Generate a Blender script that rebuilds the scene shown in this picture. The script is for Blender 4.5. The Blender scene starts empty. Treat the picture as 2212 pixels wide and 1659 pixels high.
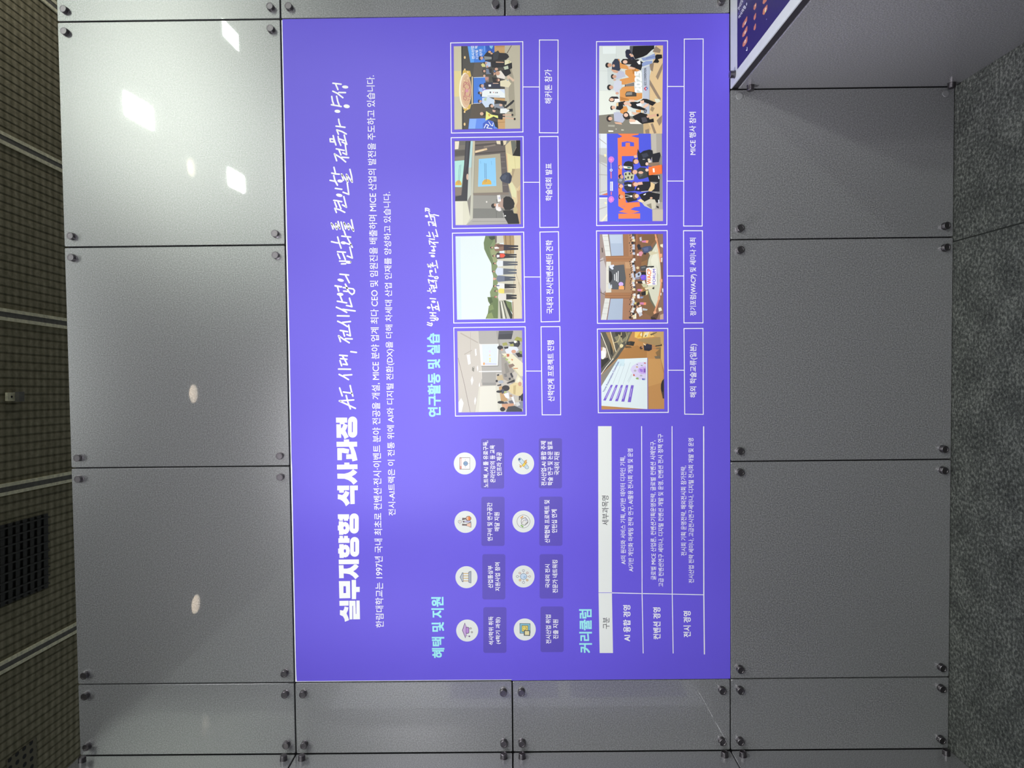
import bpy, bmesh, math, random
from mathutils import Vector, Matrix
from mathutils.geometry import tessellate_polygon

# ------------------------------------------------------------------ camera, world, light, exposure
SC = bpy.context.scene
COL = SC.collection
W_PX, H_PX, F_PX = 2212.0, 1659.0, 1533.0
# camera pose solved from the panel joints (a 0.75 m module, the photo was taken with the phone on its side)
ROT = ((-0.01071052, 0.00450946, -0.99993247),
       (-0.99941034, -0.03267282, 0.01055758),
       (-0.03262301, 0.99945593, 0.00485674))
CAM = Vector((1.1002721, -2.40659008, 1.47804611))
cam_data = bpy.data.cameras.new('camera')
cam_data.sensor_fit = 'HORIZONTAL'
cam_data.sensor_width = 36.0
cam_data.lens = F_PX * 36.0 / W_PX
cam_data.clip_start = 0.05
cam = bpy.data.objects.new('camera', cam_data)
COL.objects.link(cam)
cam.matrix_world = Matrix(((ROT[0][0], -ROT[1][0], -ROT[2][0], CAM[0]),
                           (ROT[0][1], -ROT[1][1], -ROT[2][1], CAM[1]),
                           (ROT[0][2], -ROT[1][2], -ROT[2][2], CAM[2]),
                           (0, 0, 0, 1)))
SC.camera = cam

world = bpy.data.worlds.new('hall_air')
SC.world = world
world.use_nodes = True
world.node_tree.nodes['Background'].inputs[0].default_value = (0.80, 0.86, 0.90, 1)
world.node_tree.nodes['Background'].inputs[1].default_value = 0.48

vs = SC.view_settings
vs.view_transform = 'Standard'
vs.look = 'None'
vs.gamma = 1.0
vs.use_curve_mapping = False
vs.exposure = 0.0

M = 0.75                       # panel module
CEIL = 6.6                     # hall ceiling


def area(name, loc, target, sx, sy, power, color=(1, 1, 1)):
    d = bpy.data.lights.new(name, 'AREA')
    d.shape = 'RECTANGLE'; d.size = sx; d.size_y = sy; d.energy = power; d.color = color
    o = bpy.data.objects.new(name, d)
    COL.objects.link(o)
    o.location = loc
    o.rotation_euler = (Vector(target) - Vector(loc)).to_track_quat('-Z', 'Y').to_euler()
    return o


# light of the arm lamps on the stand across the aisle; the area lights after them are added, unseen fill
for lx_, lp_, spread, tx in ((-0.62, 6.0, 70, 0.35), (0.55, 11.0, 75, 1.0), (2.45, 7.0, 75, 1.5)):
    l_ = area('stand_and_fill_light', (lx_, -3.3, 2.32), (tx, 0.0, 1.50), 0.55, 0.40, lp_, (0.97, 0.96, 1.0))
    l_.data.spread = math.radians(spread)
l_ = area('stand_and_fill_light', (-1.5, -1.2, 4.6), (2.0, -0.42, 0.25), 0.4, 0.4, 8, (0.97, 0.96, 1.0))  # added spot out of view, brightens the counter's side face
l_.data.spread = math.radians(24)
l_ = area('stand_and_fill_light', (3.9, -1.3, 4.6), (-0.25, -0.45, 1.5), 0.4, 0.4, 4.4, (0.97, 0.96, 1.0))  # unseen spot added to lift the left side wall
l_.data.spread = math.radians(26)
area('ceiling_fill_light', (6.6, 4.2, 5.4), (4.4, 4.8, CEIL), 0.6, 0.6, 26, (1.0, 0.95, 0.88))  # added upward light, no fixture, brightens the ceiling towards the right
area('hall_fill_light', (1.4, -3.1, 6.5), (1.2, 0.0, 1.0), 2.4, 1.2, 130, (0.95, 1.0, 0.97))  # broad overhead fill, added in place of the hall's unseen lamps

# ------------------------------------------------------------------ helpers
random.seed(7)


def lin(c):
    c /= 255.0
    return c / 12.92 if c <= 0.04045 else ((c + 0.055) / 1.055) ** 2.4


def rgb(h):
    return (lin(int(h[0:2], 16)), lin(int(h[2:4], 16)), lin(int(h[4:6], 16)), 1.0)


def ray(px, py):
    a, b = (px - W_PX / 2) / F_PX, (py - H_PX / 2) / F_PX
    return Vector([ROT[0][i] * a + ROT[1][i] * b + ROT[2][i] for i in range(3)])


def on_wall(px, py, y=0.0):
    """point of the plane Y=y that the photograph shows at this pixel"""
    d = ray(px, py)
    return CAM + d * ((y - CAM.y) / d.y)


def on_level(px, py, z):
    d = ray(px, py)
    return CAM + d * ((z - CAM.z) / d.z)


def link(name, me, mats, parent=None):
    o = bpy.data.objects.new(name, me)
    COL.objects.link(o)
    for m in (mats if isinstance(mats, (list, tuple)) else [mats]):
        if m: me.materials.append(m)
    if parent is not None:
        o.parent = parent
    return o


def tag(o, label=None, cat=None, group=None, kind=None):
    if label: o['label'] = label
    if cat: o['category'] = cat
    if group: o['group'] = group
    if kind: o['kind'] = kind
    return o


def empty(name, loc, label, cat, group=None):
    o = bpy.data.objects.new(name, None)
    COL.objects.link(o)
    o.location = loc
    return tag(o, label, cat, group)


def finish(bm, name):
    bmesh.ops.recalc_face_normals(bm, faces=bm.faces)
    me = bpy.data.meshes.new(name)
    bm.to_mesh(me); bm.free()
    return me


def box_bm(bm, lo, hi, bev=0.0, segs=2):
    r = bmesh.ops.create_cube(bm, size=1.0)
    vs_ = r['verts']
    for v in vs_:
        v.co = Vector([lo[i] + (v.co[i] + 0.5) * (hi[i] - lo[i]) for i in range(3)])
    if bev > 0:
        es = list({e for v in vs_ for e in v.link_edges})
        bmesh.ops.bevel(bm, geom=es, offset=bev, segments=segs, affect='EDGES', profile=0.5)


def box(name, lo, hi, mat, parent=None, bev=0.0, segs=2):
    bm = bmesh.new()
    box_bm(bm, lo, hi, bev, segs)
    return link(name, finish(bm, name), mat, parent)


def prism(bm, pts, axis, a, b, inset=0.0):
    """closed prism of a polygon pts (u,v) swept along an axis from a to b, front edge chamfered"""
    def P(u, v, w):
        return {'Y': (u, w, v), 'X': (w, u, v), 'Z': (u, v, w)}[axis]
    n = len(pts)
    cx = sum(p[0] for p in pts) / n; cy = sum(p[1] for p in pts) / n
    rings = []
    if inset > 0:
        # shrink towards the inside by a fixed inset for the chamfer
        def shr(p):
            dx, dy = cx - p[0], cy - p[1]
            return (p[0] + math.copysign(min(inset, abs(dx)), dx), p[1] + math.copysign(min(inset, abs(dy)), dy))
        s = 1 if b > a else -1
        rings = [[P(*shr(p), a) for p in pts], [P(*p, a + s * inset) for p in pts], [P(*p, b) for p in pts]]
    else:
        rings = [[P(*p, a) for p in pts], [P(*p, b) for p in pts]]
    vr = [[bm.verts.new(c) for c in r] for r in rings]
    for r0, r1 in zip(vr, vr[1:]):
        for i in range(n):
            bm.faces.new((r0[i], r0[(i + 1) % n], r1[(i + 1) % n], r1[i]))
    bm.faces.new(vr[0]); bm.faces.new(vr[-1])


def round_rect(u0, v0, u1, v1, r, n=4):
    out = []
    for cx, cy, a0 in ((u1 - r, v1 - r, 0), (u0 + r, v1 - r, 90), (u0 + r, v0 + r, 180), (u1 - r, v0 + r, 270)):
        for k in range(n + 1):
            a = math.radians(a0 + 90.0 * k / n)
            out.append((cx + r * math.cos(a), cy + r * math.sin(a)))
    return out


# ------------------------------------------------------------------ materials
def new_mat(name):
    m = bpy.data.materials.new(name)
    m.use_nodes = True
    nt = m.node_tree
    return m, nt, nt.nodes['Principled BSDF']


def nd(nt, t, **kw):
    n = nt.nodes.new(t)
    for k, v in kw.items(): setattr(n, k, v)
    return n


def mth(nt, op, a, b=None, clamp=False):
    n = nt.nodes.new('ShaderNodeMath'); n.operation = op; n.use_clamp = clamp
    for i, v in enumerate((a, b)):
        if v is None: continue
        if isinstance(v, (int, float)): n.inputs[i].default_value = v
        else: nt.links.new(v, n.inputs[i])
    return n.outputs[0]


def noise(nt, vec, scale, detail=2.0, rough=0.5):
    n = nt.nodes.new('ShaderNodeTexNoise')
    n.inputs['Scale'].default_value = scale
    n.inputs['Detail'].default_value = detail
    n.inputs['Roughness'].default_value = rough
    if vec is not None: nt.links.new(vec, n.inputs['Vector'])
    return n.outputs['Fac']


def ramp(nt, fac, stops):
    n = nt.nodes.new('ShaderNodeValToRGB')
    el = n.color_ramp.elements
    while len(el) < len(stops): el.new(0.5)
    for e, (p, c) in zip(el, stops):
        e.position = p; e.color = c
    nt.links.new(fac, n.inputs['Fac'])
    return n.outputs['Color']


def geo_pos(nt):
    return nt.nodes.new('ShaderNodeNewGeometry').outputs['Position']


def mat_panel():
    """grey speckled laminate: matt base, satin metallic flake, thin gloss coat"""
    m, nt, p = new_mat('speckled_grey_laminate')
    nt.nodes.remove(p)
    pos = geo_pos(nt)
    f = noise(nt, pos, 260.0, 2.0, 0.6)
    c = ramp(nt, f, [(0.30, rgb('4c4c4e')), (0.5, rgb('69696b')), (0.72, rgb('878789'))])
    b = nd(nt, 'ShaderNodeBump')
    b.inputs['Strength'].default_value = 0.10
    b.inputs['Distance'].default_value = 0.0006
    nt.links.new(f, b.inputs['Height'])
    dif = nd(nt, 'ShaderNodeBsdfDiffuse'); nt.links.new(c, dif.inputs['Color'])
    sat = nd(nt, 'ShaderNodeBsdfAnisotropic', distribution='BECKMANN')
    sat.inputs['Roughness'].default_value = 0.31
    sat.inputs['Color'].default_value = (1, 1, 1, 1)
    nt.links.new(b.outputs['Normal'], sat.inputs['Normal'])
    m1 = nd(nt, 'ShaderNodeMixShader'); m1.inputs[0].default_value = 0.115
    nt.links.new(dif.outputs[0], m1.inputs[1]); nt.links.new(sat.outputs[0], m1.inputs[2])
    coat = nd(nt, 'ShaderNodeBsdfAnisotropic', distribution='GGX')
    coat.inputs['Roughness'].default_value = 0.02
    coat.inputs['Color'].default_value = (1, 1, 1, 1)
    fr = nd(nt, 'ShaderNodeFresnel'); fr.inputs['IOR'].default_value = 1.48
    m2 = nd(nt, 'ShaderNodeMixShader')
    nt.links.new(fr.outputs[0], m2.inputs[0]); nt.links.new(m1.outputs[0], m2.inputs[1]); nt.links.new(coat.outputs[0], m2.inputs[2])
    nt.links.new(m2.outputs[0], nt.nodes['Material Output'].inputs['Surface'])
    return m


def mat_print():
    """matt-satin printed film: the ink colour sits in the colour attribute, the film is slightly wavy"""
    m, nt, p = new_mat('printed_satin_film')
    a = nd(nt, 'ShaderNodeAttribute'); a.attribute_name = 'ink'
    nt.links.new(a.outputs['Color'], p.inputs['Base Color'])
    p.inputs['Roughness'].default_value = 0.5
    p.inputs['Specular IOR Level'].default_value = 0.4
    pos = geo_pos(nt)
    sx = nd(nt, 'ShaderNodeSeparateXYZ'); nt.links.new(pos, sx.inputs[0])
    w1 = mth(nt, 'SINE', mth(nt, 'MULTIPLY_ADD', sx.outputs[0], 12.2))
    nt.nodes[-1].inputs[2].default_value = 1.2
    big = noise(nt, pos, 1.6, 1.0)
    fine = noise(nt, pos, 9.0, 2.0)
    h = mth(nt, 'ADD', mth(nt, 'MULTIPLY', w1, 0.5), mth(nt, 'ADD', mth(nt, 'MULTIPLY', big, 1.0), mth(nt, 'MULTIPLY', fine, 0.06)))
    b = nd(nt, 'ShaderNodeBump')
    b.inputs['Strength'].default_value = 1.0
    b.inputs['Distance'].default_value = 0.010
    nt.links.new(h, b.inputs['Height'])
    nt.links.new(b.outputs['Normal'], p.inputs['Normal'])
    return m


def mat_simple(name, hexc, rough=0.5, metal=0.0, var=0.0, scale=40.0, spec=0.5):
    m, nt, p = new_mat(name)
    base = rgb(hexc)
    if var > 0:
        f = noise(nt, geo_pos(nt), scale, 3.0)
        lo = tuple(max(0, c * (1 - var)) for c in base[:3]) + (1,)
        hi = tuple(min(1, c * (1 + var)) for c in base[:3]) + (1,)
        nt.links.new(ramp(nt, f, [(0.3, lo), (0.7, hi)]), p.inputs['Base Color'])
    else:
        p.inputs['Base Color'].default_value = base
    p.inputs['Roughness'].default_value = rough
    p.inputs['Metallic'].default_value = metal
    p.inputs['Specular IOR Level'].default_value = spec
    return m


def mat_carpet():
    m, nt, p = new_mat('grey_needle_felt_carpet')
    pos = geo_pos(nt)
    f1 = noise(nt, pos, 95.0, 4.0, 0.65)
    f2 = noise(nt, pos, 9.0, 2.0, 0.5)
    f3 = noise(nt, pos, 420.0, 2.0, 0.6)
    f = mth(nt, 'ADD', mth(nt, 'MULTIPLY', f1, 0.62), mth(nt, 'ADD', mth(nt, 'MULTIPLY', f2, 0.16), mth(nt, 'MULTIPLY', f3, 0.22)))
    c = ramp(nt, f, [(0.36, rgb('202221')), (0.5, rgb('454745')), (0.64, rgb('767873'))])
    # the joint between two carpet lengths
    sx = nd(nt, 'ShaderNodeSeparateXYZ'); nt.links.new(pos, sx.inputs[0])
    d = mth(nt, 'ABSOLUTE', mth(nt, 'SUBTRACT', sx.outputs[0], 1.485))
    k = mth(nt, 'GREATER_THAN', d, 0.0022)
    mx = nd(nt, 'ShaderNodeMix'); mx.data_type = 'RGBA'
    nt.links.new(k, mx.inputs[0]); mx.inputs[6].default_value = rgb('242624')
    nt.links.new(c, mx.inputs[7])
    nt.links.new(mx.outputs[2], p.inputs['Base Color'])
    p.inputs['Roughness'].default_value = 0.95
    p.inputs['Specular IOR Level'].default_value = 0.1
    b = nd(nt, 'ShaderNodeBump'); b.inputs['Strength'].default_value = 0.7; b.inputs['Distance'].default_value = 0.004
    nt.links.new(f, b.inputs['Height']); nt.links.new(b.outputs['Normal'], p.inputs['Normal'])
    return m


YAW = math.radians(2.4)


def mat_ceiling():
    """olive-brown ribbed acoustic sheets: grooves along the hall, softer cross ribs"""
    m, nt, p = new_mat('ribbed_acoustic_ceiling')
    pos = geo_pos(nt)
    mp = nd(nt, 'ShaderNodeMapping'); mp.inputs['Rotation'].default_value = (0, 0, -YAW)
    nt.links.new(pos, mp.inputs['Vector'])
    sx = nd(nt, 'ShaderNodeSeparateXYZ'); nt.links.new(mp.outputs[0], sx.inputs[0])
    u = mth(nt, 'FRACT', mth(nt, 'DIVIDE', sx.outputs[0], 0.084))
    v = mth(nt, 'FRACT', mth(nt, 'DIVIDE', sx.outputs[1], 0.108))
    gu = mth(nt, 'SUBTRACT', 1.0, mth(nt, 'MULTIPLY', mth(nt, 'ABSOLUTE', mth(nt, 'SUBTRACT', u, 0.5)), 2.0))
    gu = mth(nt, 'MULTIPLY', gu, 2.6, True)
    gv = mth(nt, 'SUBTRACT', 1.0, mth(nt, 'MULTIPLY', mth(nt, 'ABSOLUTE', mth(nt, 'SUBTRACT', v, 0.5)), 2.0))
    wob = noise(nt, pos, 14.0, 3.0, 0.6)
    h = mth(nt, 'ADD', mth(nt, 'MULTIPLY', gu, 0.34), mth(nt, 'ADD', mth(nt, 'MULTIPLY', gv, 0.20), mth(nt, 'MULTIPLY', wob, 0.46)))
    c = ramp(nt, h, [(0.22, rgb('4a4734')), (0.58, rgb('7a755d')), (0.88, rgb('a69f85'))])
    nt.links.new(c, p.inputs['Base Color'])
    p.inputs['Roughness'].default_value = 0.9
    p.inputs['Specular IOR Level'].default_value = 0.15
    b = nd(nt, 'ShaderNodeBump'); b.inputs['Strength'].default_value = 0.8; b.inputs['Distance'].default_value = 0.03
    nt.links.new(h, b.inputs['Height']); nt.links.new(b.outputs['Normal'], p.inputs['Normal'])
    return m


def mat_emit(name, hexc, strength):
    m, nt, p = new_mat(name)
    p.inputs['Base Color'].default_value = rgb(hexc)
    p.inputs['Emission Color'].default_value = rgb(hexc)
    p.inputs['Emission Strength'].default_value = strength
    return m


PANEL = mat_panel()
INK = mat_print()
STEEL = mat_simple('brushed_steel', '6a666a', 0.33, 1.0, 0.12, 300.0)
DARK = mat_simple('dark_frame_core', '17151a', 0.7, 0.0, 0.15, 30.0)
EDGE = mat_simple('black_panel_edge', '1c191d', 0.5, 0.0, 0.1, 60.0)
CARPET = mat_carpet()
CEILM = mat_ceiling()
RAIL = mat_simple('olive_ceiling_rail', 'e2ddbc', 0.7, 0.0, 0.2, 25.0)
GAPM = mat_simple('rail_recess', '64625a', 0.8, 0.0, 0.2, 25.0)
LAMPW = mat_simple('white_lamp_housing', 'd8d8d4', 0.5, 0.0, 0.05, 20.0)
GRILLE = mat_simple('dark_vent_grille', '191915', 0.7, 0.0, 0.2, 30.0)
LOUVRE = mat_emit('louvred_led_diffuser', 'f2fff4', 70.0)
LED = mat_emit('lit_led_diffuser', 'f6fff2', 390.0)
GLOW = mat_emit('dim_downlight_reflector', 'fff6e8', 4.0)
GLOW2 = mat_emit('bright_downlight_lamp', 'fff4e2', 60.0)
# ------------------------------------------------------------------ room shell
def structure(name, o):
    o['kind'] = 'structure'
    return o


bm = bmesh.new(); box_bm(bm, (-9, -24, -0.06), (13, 12, 0.0))
structure('floor', link('floor', finish(bm, 'floor'), CARPET))
bm = bmesh.new(); box_bm(bm, (-12, -24, CEIL), (16, 14, CEIL + 0.1))
structure('ceiling', link('ceiling', finish(bm, 'ceiling'), CEILM))

# the booth's frame behind the panels
PT = 0.018                                        # panel thickness
box('wall_back', (-0.25 - 0.10, PT + 0.001, 0.0), (4 * M, PT + 0.08, 4 * M - 0.004), DARK)['kind'] = 'structure'
box('wall_left', (-0.25 - PT - 0.081, -0.25 - 3 * M, 0.0), (-0.25 - PT - 0.001, PT + 0.001, 4 * M - 0.004), DARK)['kind'] = 'structure'

# twin ceiling rails run along the hall
rn = 0
RAIL_Y = on_level(0, 678, CEIL).y
rails = [on_level(0, y, CEIL).x for y in (295, 678, 1060, 1445)]
rails = [2 * rails[0] - rails[1], rails[0] * 3 - rails[1] * 2][::-1] + rails + [2 * rails[3] - rails[2]]
for xc in rails:
    rn += 1
    y0, y1 = -20.0, 13.5
    L = y1 - y0
    bm = bmesh.new()
    for s in (-1, 1):
        box_bm(bm, (s * 0.043 - 0.017, -L / 2, -0.018), (s * 0.043 + 0.017, L / 2, 0.0))
    o = link('trim_%d' % rn, finish(bm, 'ceiling_rail'), RAIL)
    g = box('recess', (-0.026, -L / 2, -0.012), (0.026, L / 2, -0.001), GAPM, o)
    yc = (y0 + y1) / 2
    o.location = (xc + (RAIL_Y - yc) * math.sin(YAW), yc, CEIL)
    o.rotation_euler = (0, 0, YAW)
    o['kind'] = 'structure'

# ------------------------------------------------------------------ bolts and panels
def bolt_mesh(axis):
    bm = bmesh.new()
    prof = [(0.0, 0.0166), (0.0075, 0.0166), (0.0082, 0.0172), (0.0108, 0.0172), (0.0118, 0.0162), (0.0118, 0.0025), (0.0128, 0.0022), (0.0128, 0.0)]
    n = 28
    rings = []
    for r, h in prof:
        if r == 0:
            rings.append([bm.verts.new((0, -h, 0))])
        else:
            rings.append([bm.verts.new((r * math.cos(2 * math.pi * k / n), -h, r * math.sin(2 * math.pi * k / n))) for k in range(n)])
    for a, b in zip(rings, rings[1:]):
        for k in range(n):
            if len(a) == 1: bm.faces.new((a[0], b[k], b[(k + 1) % n]))
            else: bm.faces.new((a[k], b[k], b[(k + 1) % n], a[(k + 1) % n]))
    bm.faces.new(rings[-1])
    rot = {'Y': Matrix.Identity(4), 'X': Matrix.Rotation(math.pi / 2, 4, 'Z'), '-X': Matrix.Rotation(-math.pi / 2, 4, 'Z'), 'Z': Matrix.Rotation(-math.pi / 2, 4, 'X')}[axis]
    bmesh.ops.transform(bm, matrix=rot, verts=bm.verts)
    me = finish(bm, 'bolt_' + axis)
    for p in me.polygons: p.use_smooth = False
    me.materials.append(STEEL)
    return me


BOLT = {a: bolt_mesh(a) for a in ('Y', 'X', '-X', 'Z')}


def bolt(parent, loc, axis):
    o = bpy.data.objects.new('bolt', BOLT[axis])
    COL.objects.link(o)
    o.parent = parent
    o.location = loc
    return o


PLUG = mat_simple('grey_plug', '707072', 0.5)
GAP = 0.0022
BU, BV = 0.034, 0.031


def back_panel(u0, u1, row, label, plugs=False):
    """one laminated panel on the back wall: u in metres, row counted from the top"""
    z1, z0 = (4 - row) * M, (3 - row) * M
    cx = (u0 + u1) / 2
    root = empty('booth_board', (cx, 0, z0), label, 'panel', 'bolted grey panels of the booth walls')
    w = (u1 - u0) / 2 - GAP
    bm = bmesh.new()
    prism(bm, round_rect(-w, GAP, w, M - GAP, 0.004), 'Y', 0.0, PT, 0.0012)
    link('face_sheet', finish(bm, 'face_sheet'), PANEL, root)
    for bx in (-1, 1):
        for bz in (BV, M - BV):
            if plugs and bx > 0:
                bm = bmesh.new()
                bmesh.ops.create_cone(bm, cap_ends=True, segments=24, radius1=0.0115, radius2=0.0105, depth=0.0016, matrix=Matrix.Rotation(math.pi / 2, 4, 'X'))
                o = link('plug', finish(bm, 'plug'), PLUG, root)
                o.location = (w - 0.021, -0.0008, bz)
            else:
                bolt(root, (bx * (w - BU), 0, bz), 'Y')
    return root


def side_panel(y0, y1, row, label):
    z1, z0 = (4 - row) * M, (3 - row) * M
    root = empty('booth_board', (-0.25, (y0 + y1) / 2, z0), label, 'panel', 'bolted grey panels of the booth walls')
    w = (y1 - y0) / 2 - GAP
    bm = bmesh.new()
    prism(bm, round_rect(-w, GAP, w, M - GAP, 0.004), 'X', 0.0, -PT, 0.0012)
    link('face_sheet', finish(bm, 'face_sheet'), PANEL, root)
    for by in (-1, 1):
        for bz in (BV, M - BV):
            bolt(root, (0, by * (w - BU), bz), 'X')
    return root


NW = -0.25
back_panel(NW, 0, 0, 'narrow grey wall panel at the top, in the left corner above the poster')
back_panel(NW, 0, 1, 'narrow grey wall panel left of the poster beside its big headline')
back_panel(NW, 0, 2, 'narrow grey wall panel left of the poster beside its curriculum table')
back_panel(NW, 0, 3, 'narrow grey wall panel at the floor, in the left corner below the poster')
back_panel(0, M, 0, 'square grey wall panel above the left third of the purple poster')
back_panel(M, 2 * M, 0, 'square grey wall panel above the middle third of the purple poster')
back_panel(2 * M, 3 * M, 0, 'brightest square wall panel, above the right third of the poster, mirroring white lamps')
back_panel(0, M, 3, 'square grey wall panel on the carpet below the left third of the poster')
back_panel(M, 2 * M, 3, 'square grey wall panel on the carpet below the middle third of the poster')
back_panel(2 * M, 2.0 - 0.0005, 3, 'grey wall panel below the right third of the poster, cut off by the counter', True)
back_panel(3 * M, 4 * M, 0, 'bright grey wall panel at the top right, cut off by the frame')
back_panel(3 * M, 4 * M, 1, 'grey wall panel right of the upper half of the poster, cut off by the frame')
back_panel(3 * M, 4 * M, 2, 'grey wall panel right of the lower half of the poster, just above the counter top')
SIDE_LABELS = ('topmost grey panel of the side wall that turns out of the left corner',
               'grey side wall panel in the left corner, second from the top',
               'grey side wall panel in the left corner, second from the floor',
               'lowest grey panel of the left side wall, standing on the carpet')
for r_ in range(4):
    side_panel(-0.31, 0, r_, SIDE_LABELS[r_])
side_panel(-0.31 - M, -0.31, 3, 'square grey panel at the foot of the left side wall, below its white display sheet')

# ------------------------------------------------------------------ counter in the right corner
CX, CZ, CD = 2.0, M, 0.72
counter = empty('display_counter', (CX, 0, 0), 'grey box counter against the wall at right with a framed dark purple sheet on top', 'counter')
cb = box('carcass', (0.020, -CD + 0.004, 0.0), (0.99, -0.002, CZ - 0.028), DARK, counter)
bm = bmesh.new(); prism(bm, [(-CD, 0.002), (-0.0015, 0.002), (-0.0015, CZ - 0.027), (-CD, CZ - 0.027)], 'X', 0.0, PT, 0.001)
sp = link('side_board', finish(bm, 'side_board'), PANEL, counter)
bm = bmesh.new(); prism(bm, [(PT, 0.002), (0.99, 0.002), (0.99, CZ - 0.027), (PT, CZ - 0.027)], 'Y', -CD - 0.0, -CD + 0.003, 0.001)
link('front_board', finish(bm, 'front_board'), PANEL, counter)
bm = bmesh.new(); box_bm(bm, (0.003, -CD - 0.002, CZ - 0.0265), (0.992, -0.002, CZ - 0.005), 0.001)
link('top_edge', finish(bm, 'top_edge'), EDGE, counter)
bm = bmesh.new(); box_bm(bm, (0.0, -CD - 0.004, CZ - 0.005), (0.994, -0.002, CZ + 0.0), 0.001)
WHITEB = mat_simple('white_counter_board', 'a2a5a8', 0.45, 0.0, 0.03, 30.0)
topb = link('top_board', finish(bm, 'top_board'), WHITEB, counter)
bolt(counter, (0.0, -0.030, CZ - 0.058), '-X')
bolt(counter, (0.0, -0.030, 0.030), '-X')
bolt(counter, (0.028, -0.052, CZ), 'Z')

# ------------------------------------------------------------------ ceiling fittings
def ceil_box(name, x, y, sx, sy, label, cat, group=None):
    root = empty(name, (x, y, CEIL), label, cat, group)
    root.rotation_euler = (0, 0, YAW)
    return root


# LED floodlights in a row behind the viewer (their mirror images show on the panels)
def mirror_pos(px, py, h):
    """ceiling point whose mirror image in the wall the photograph shows at a pixel"""
    d = ray(px, py)
    t = (h - CAM.z) / d.z
    p = CAM + d * t
    return (p.x, -p.y)


LED_AT = [(300, 240, 'plain'), (510, 390, 'plain'), (498, 76, 'louvre'), (302, -160, 'plain')]
for i, (px, py, kind) in enumerate(LED_AT):
    x, y = mirror_pos(px, py, CEIL - 0.06)
    root = ceil_box('ceiling_lamp', x, y, .3, .7, ('rectangular ceiling lamp nearest the booth, behind the viewer', 'rectangular ceiling lamp one row farther from the booth, behind the viewer', 'louvred rectangular ceiling lamp, farther right, behind the viewer', 'rectangular ceiling lamp nearest the booth in the row on the right, behind the viewer')[i], 'lamp', 'rectangular lamps on the hall ceiling')
    bm = bmesh.new(); box_bm(bm, (-0.17, -0.38, -0.06), (0.17, 0.38, 0.0), 0.004)
    link('housing', finish(bm, 'housing'), LAMPW, root)
    if kind == 'plain':
        bm = bmesh.new(); box_bm(bm, (-0.155, -0.36, -0.066), (0.155, 0.36, -0.0605), 0.002)
        link('diffuser', finish(bm, 'diffuser'), LED, root)
    else:
        bm = bmesh.new()
        for k in range(7):
            xx = -0.135 + k * 0.045
            box_bm(bm, (xx - 0.0095, -0.36, -0.066), (xx + 0.0095, 0.36, -0.0605))
        link('diffuser', finish(bm, 'diffuser'), LOUVRE, root)
for i, (px, py) in enumerate([(405, 362), (410, 850), (415, 1305)]):
    x, y = mirror_pos(px, py, CEIL - 0.10)
    root = ceil_box('downlight', x, y, .3, .3, ('rightmost', 'middle', 'leftmost')[i] + ' of the three round downlights behind the viewer', 'lamp', 'round downlights on the hall ceiling')
    n = 28
    bm = bmesh.new()
    rr = [(0.15, 0.0), (0.15, -0.16), (0.143, -0.16), (0.10, -0.05)]
    rings = [[bm.verts.new((r * math.cos(2 * math.pi * k / n), r * math.sin(2 * math.pi * k / n), z)) for k in range(n)] for r, z in rr[:3]]
    for a, b in zip(rings, rings[1:]):
        for k in range(n): bm.faces.new((a[k], a[(k + 1) % n], b[(k + 1) % n], b[k]))
    link('housing', finish(bm, 'housing'), LAMPW, root)
    bm = bmesh.new()
    r0 = [bm.verts.new((0.142 * math.cos(2 * math.pi * k / n), 0.142 * math.sin(2 * math.pi * k / n), -0.157)) for k in range(n)]
    r1 = [bm.verts.new((0.085 * math.cos(2 * math.pi * k / n), 0.085 * math.sin(2 * math.pi * k / n), -0.04)) for k in range(n)]
    for k in range(n): bm.faces.new((r0[k], r0[(k + 1) % n], r1[(k + 1) % n], r1[k]))
    bm.faces.new(r1)
    link('reflector', finish(bm, 'reflector'), GLOW if i else GLOW, root)
    bm = bmesh.new()
    bmesh.ops.create_uvsphere(bm, u_segments=14, v_segments=8, radius=0.03)
    bmesh.ops.translate(bm, vec=(0, 0.02, -0.075), verts=bm.verts)
    link('lamp', finish(bm, 'lamp'), GLOW2, root)

# vent with a dark grille and a small detector on the ceiling behind the wall
vx0 = on_level(0, 1140, CEIL); vx1 = on_level(112, 1285, CEIL)
vc = (on_level(0, 1200, CEIL) + on_level(115, 1200, CEIL)) / 2
vent = empty('ceiling_vent', (vc.x, vc.y - 0.25, CEIL), 'large dark air vent with a lattice grille in the brown hall ceiling', 'vent')
vent.rotation_euler = (0, 0, YAW)
bm = bmesh.new(); box_bm(bm, (-0.40, -0.62, -0.006), (0.40, 0.56, -0.001))
link('backing', finish(bm, 'backing'), GRILLE, vent)
bm = bmesh.new()
for k in range(11):
    yy = -0.58 + k * 0.108
    box_bm(bm, (-0.40, yy - 0.028, -0.02), (0.40, yy + 0.028, -0.006))
for k in range(9):
    xx = -0.36 + k * 0.09
    box_bm(bm, (xx - 0.007, -0.62, -0.026), (xx + 0.007, 0.56, -0.006))
link('grille', finish(bm, 'grille'), mat_simple('vent_slat', '2d2c27', 0.8, 0.0, 0.2, 20.0), vent)
dc = on_level(22, 857, CEIL)
det = empty('ceiling_detector', (dc.x, dc.y, CEIL), 'small square detector box with a round hole on the brown hall ceiling', 'detector')
det.rotation_euler = (0, 0, YAW)
box('plate', (-0.042, -0.075, -0.03), (0.042, 0.03, -0.001), RAIL, det, 0.003)
box('side_box', (-0.05, 0.03, -0.07), (0.05, 0.11, -0.001), GAPM, det, 0.003)
bm = bmesh.new(); bmesh.ops.create_cone(bm, cap_ends=True, segments=16, radius1=0.011, radius2=0.011, depth=0.006)
bmesh.ops.translate(bm, vec=(0, -0.022, -0.031), verts=bm.verts)
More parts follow.
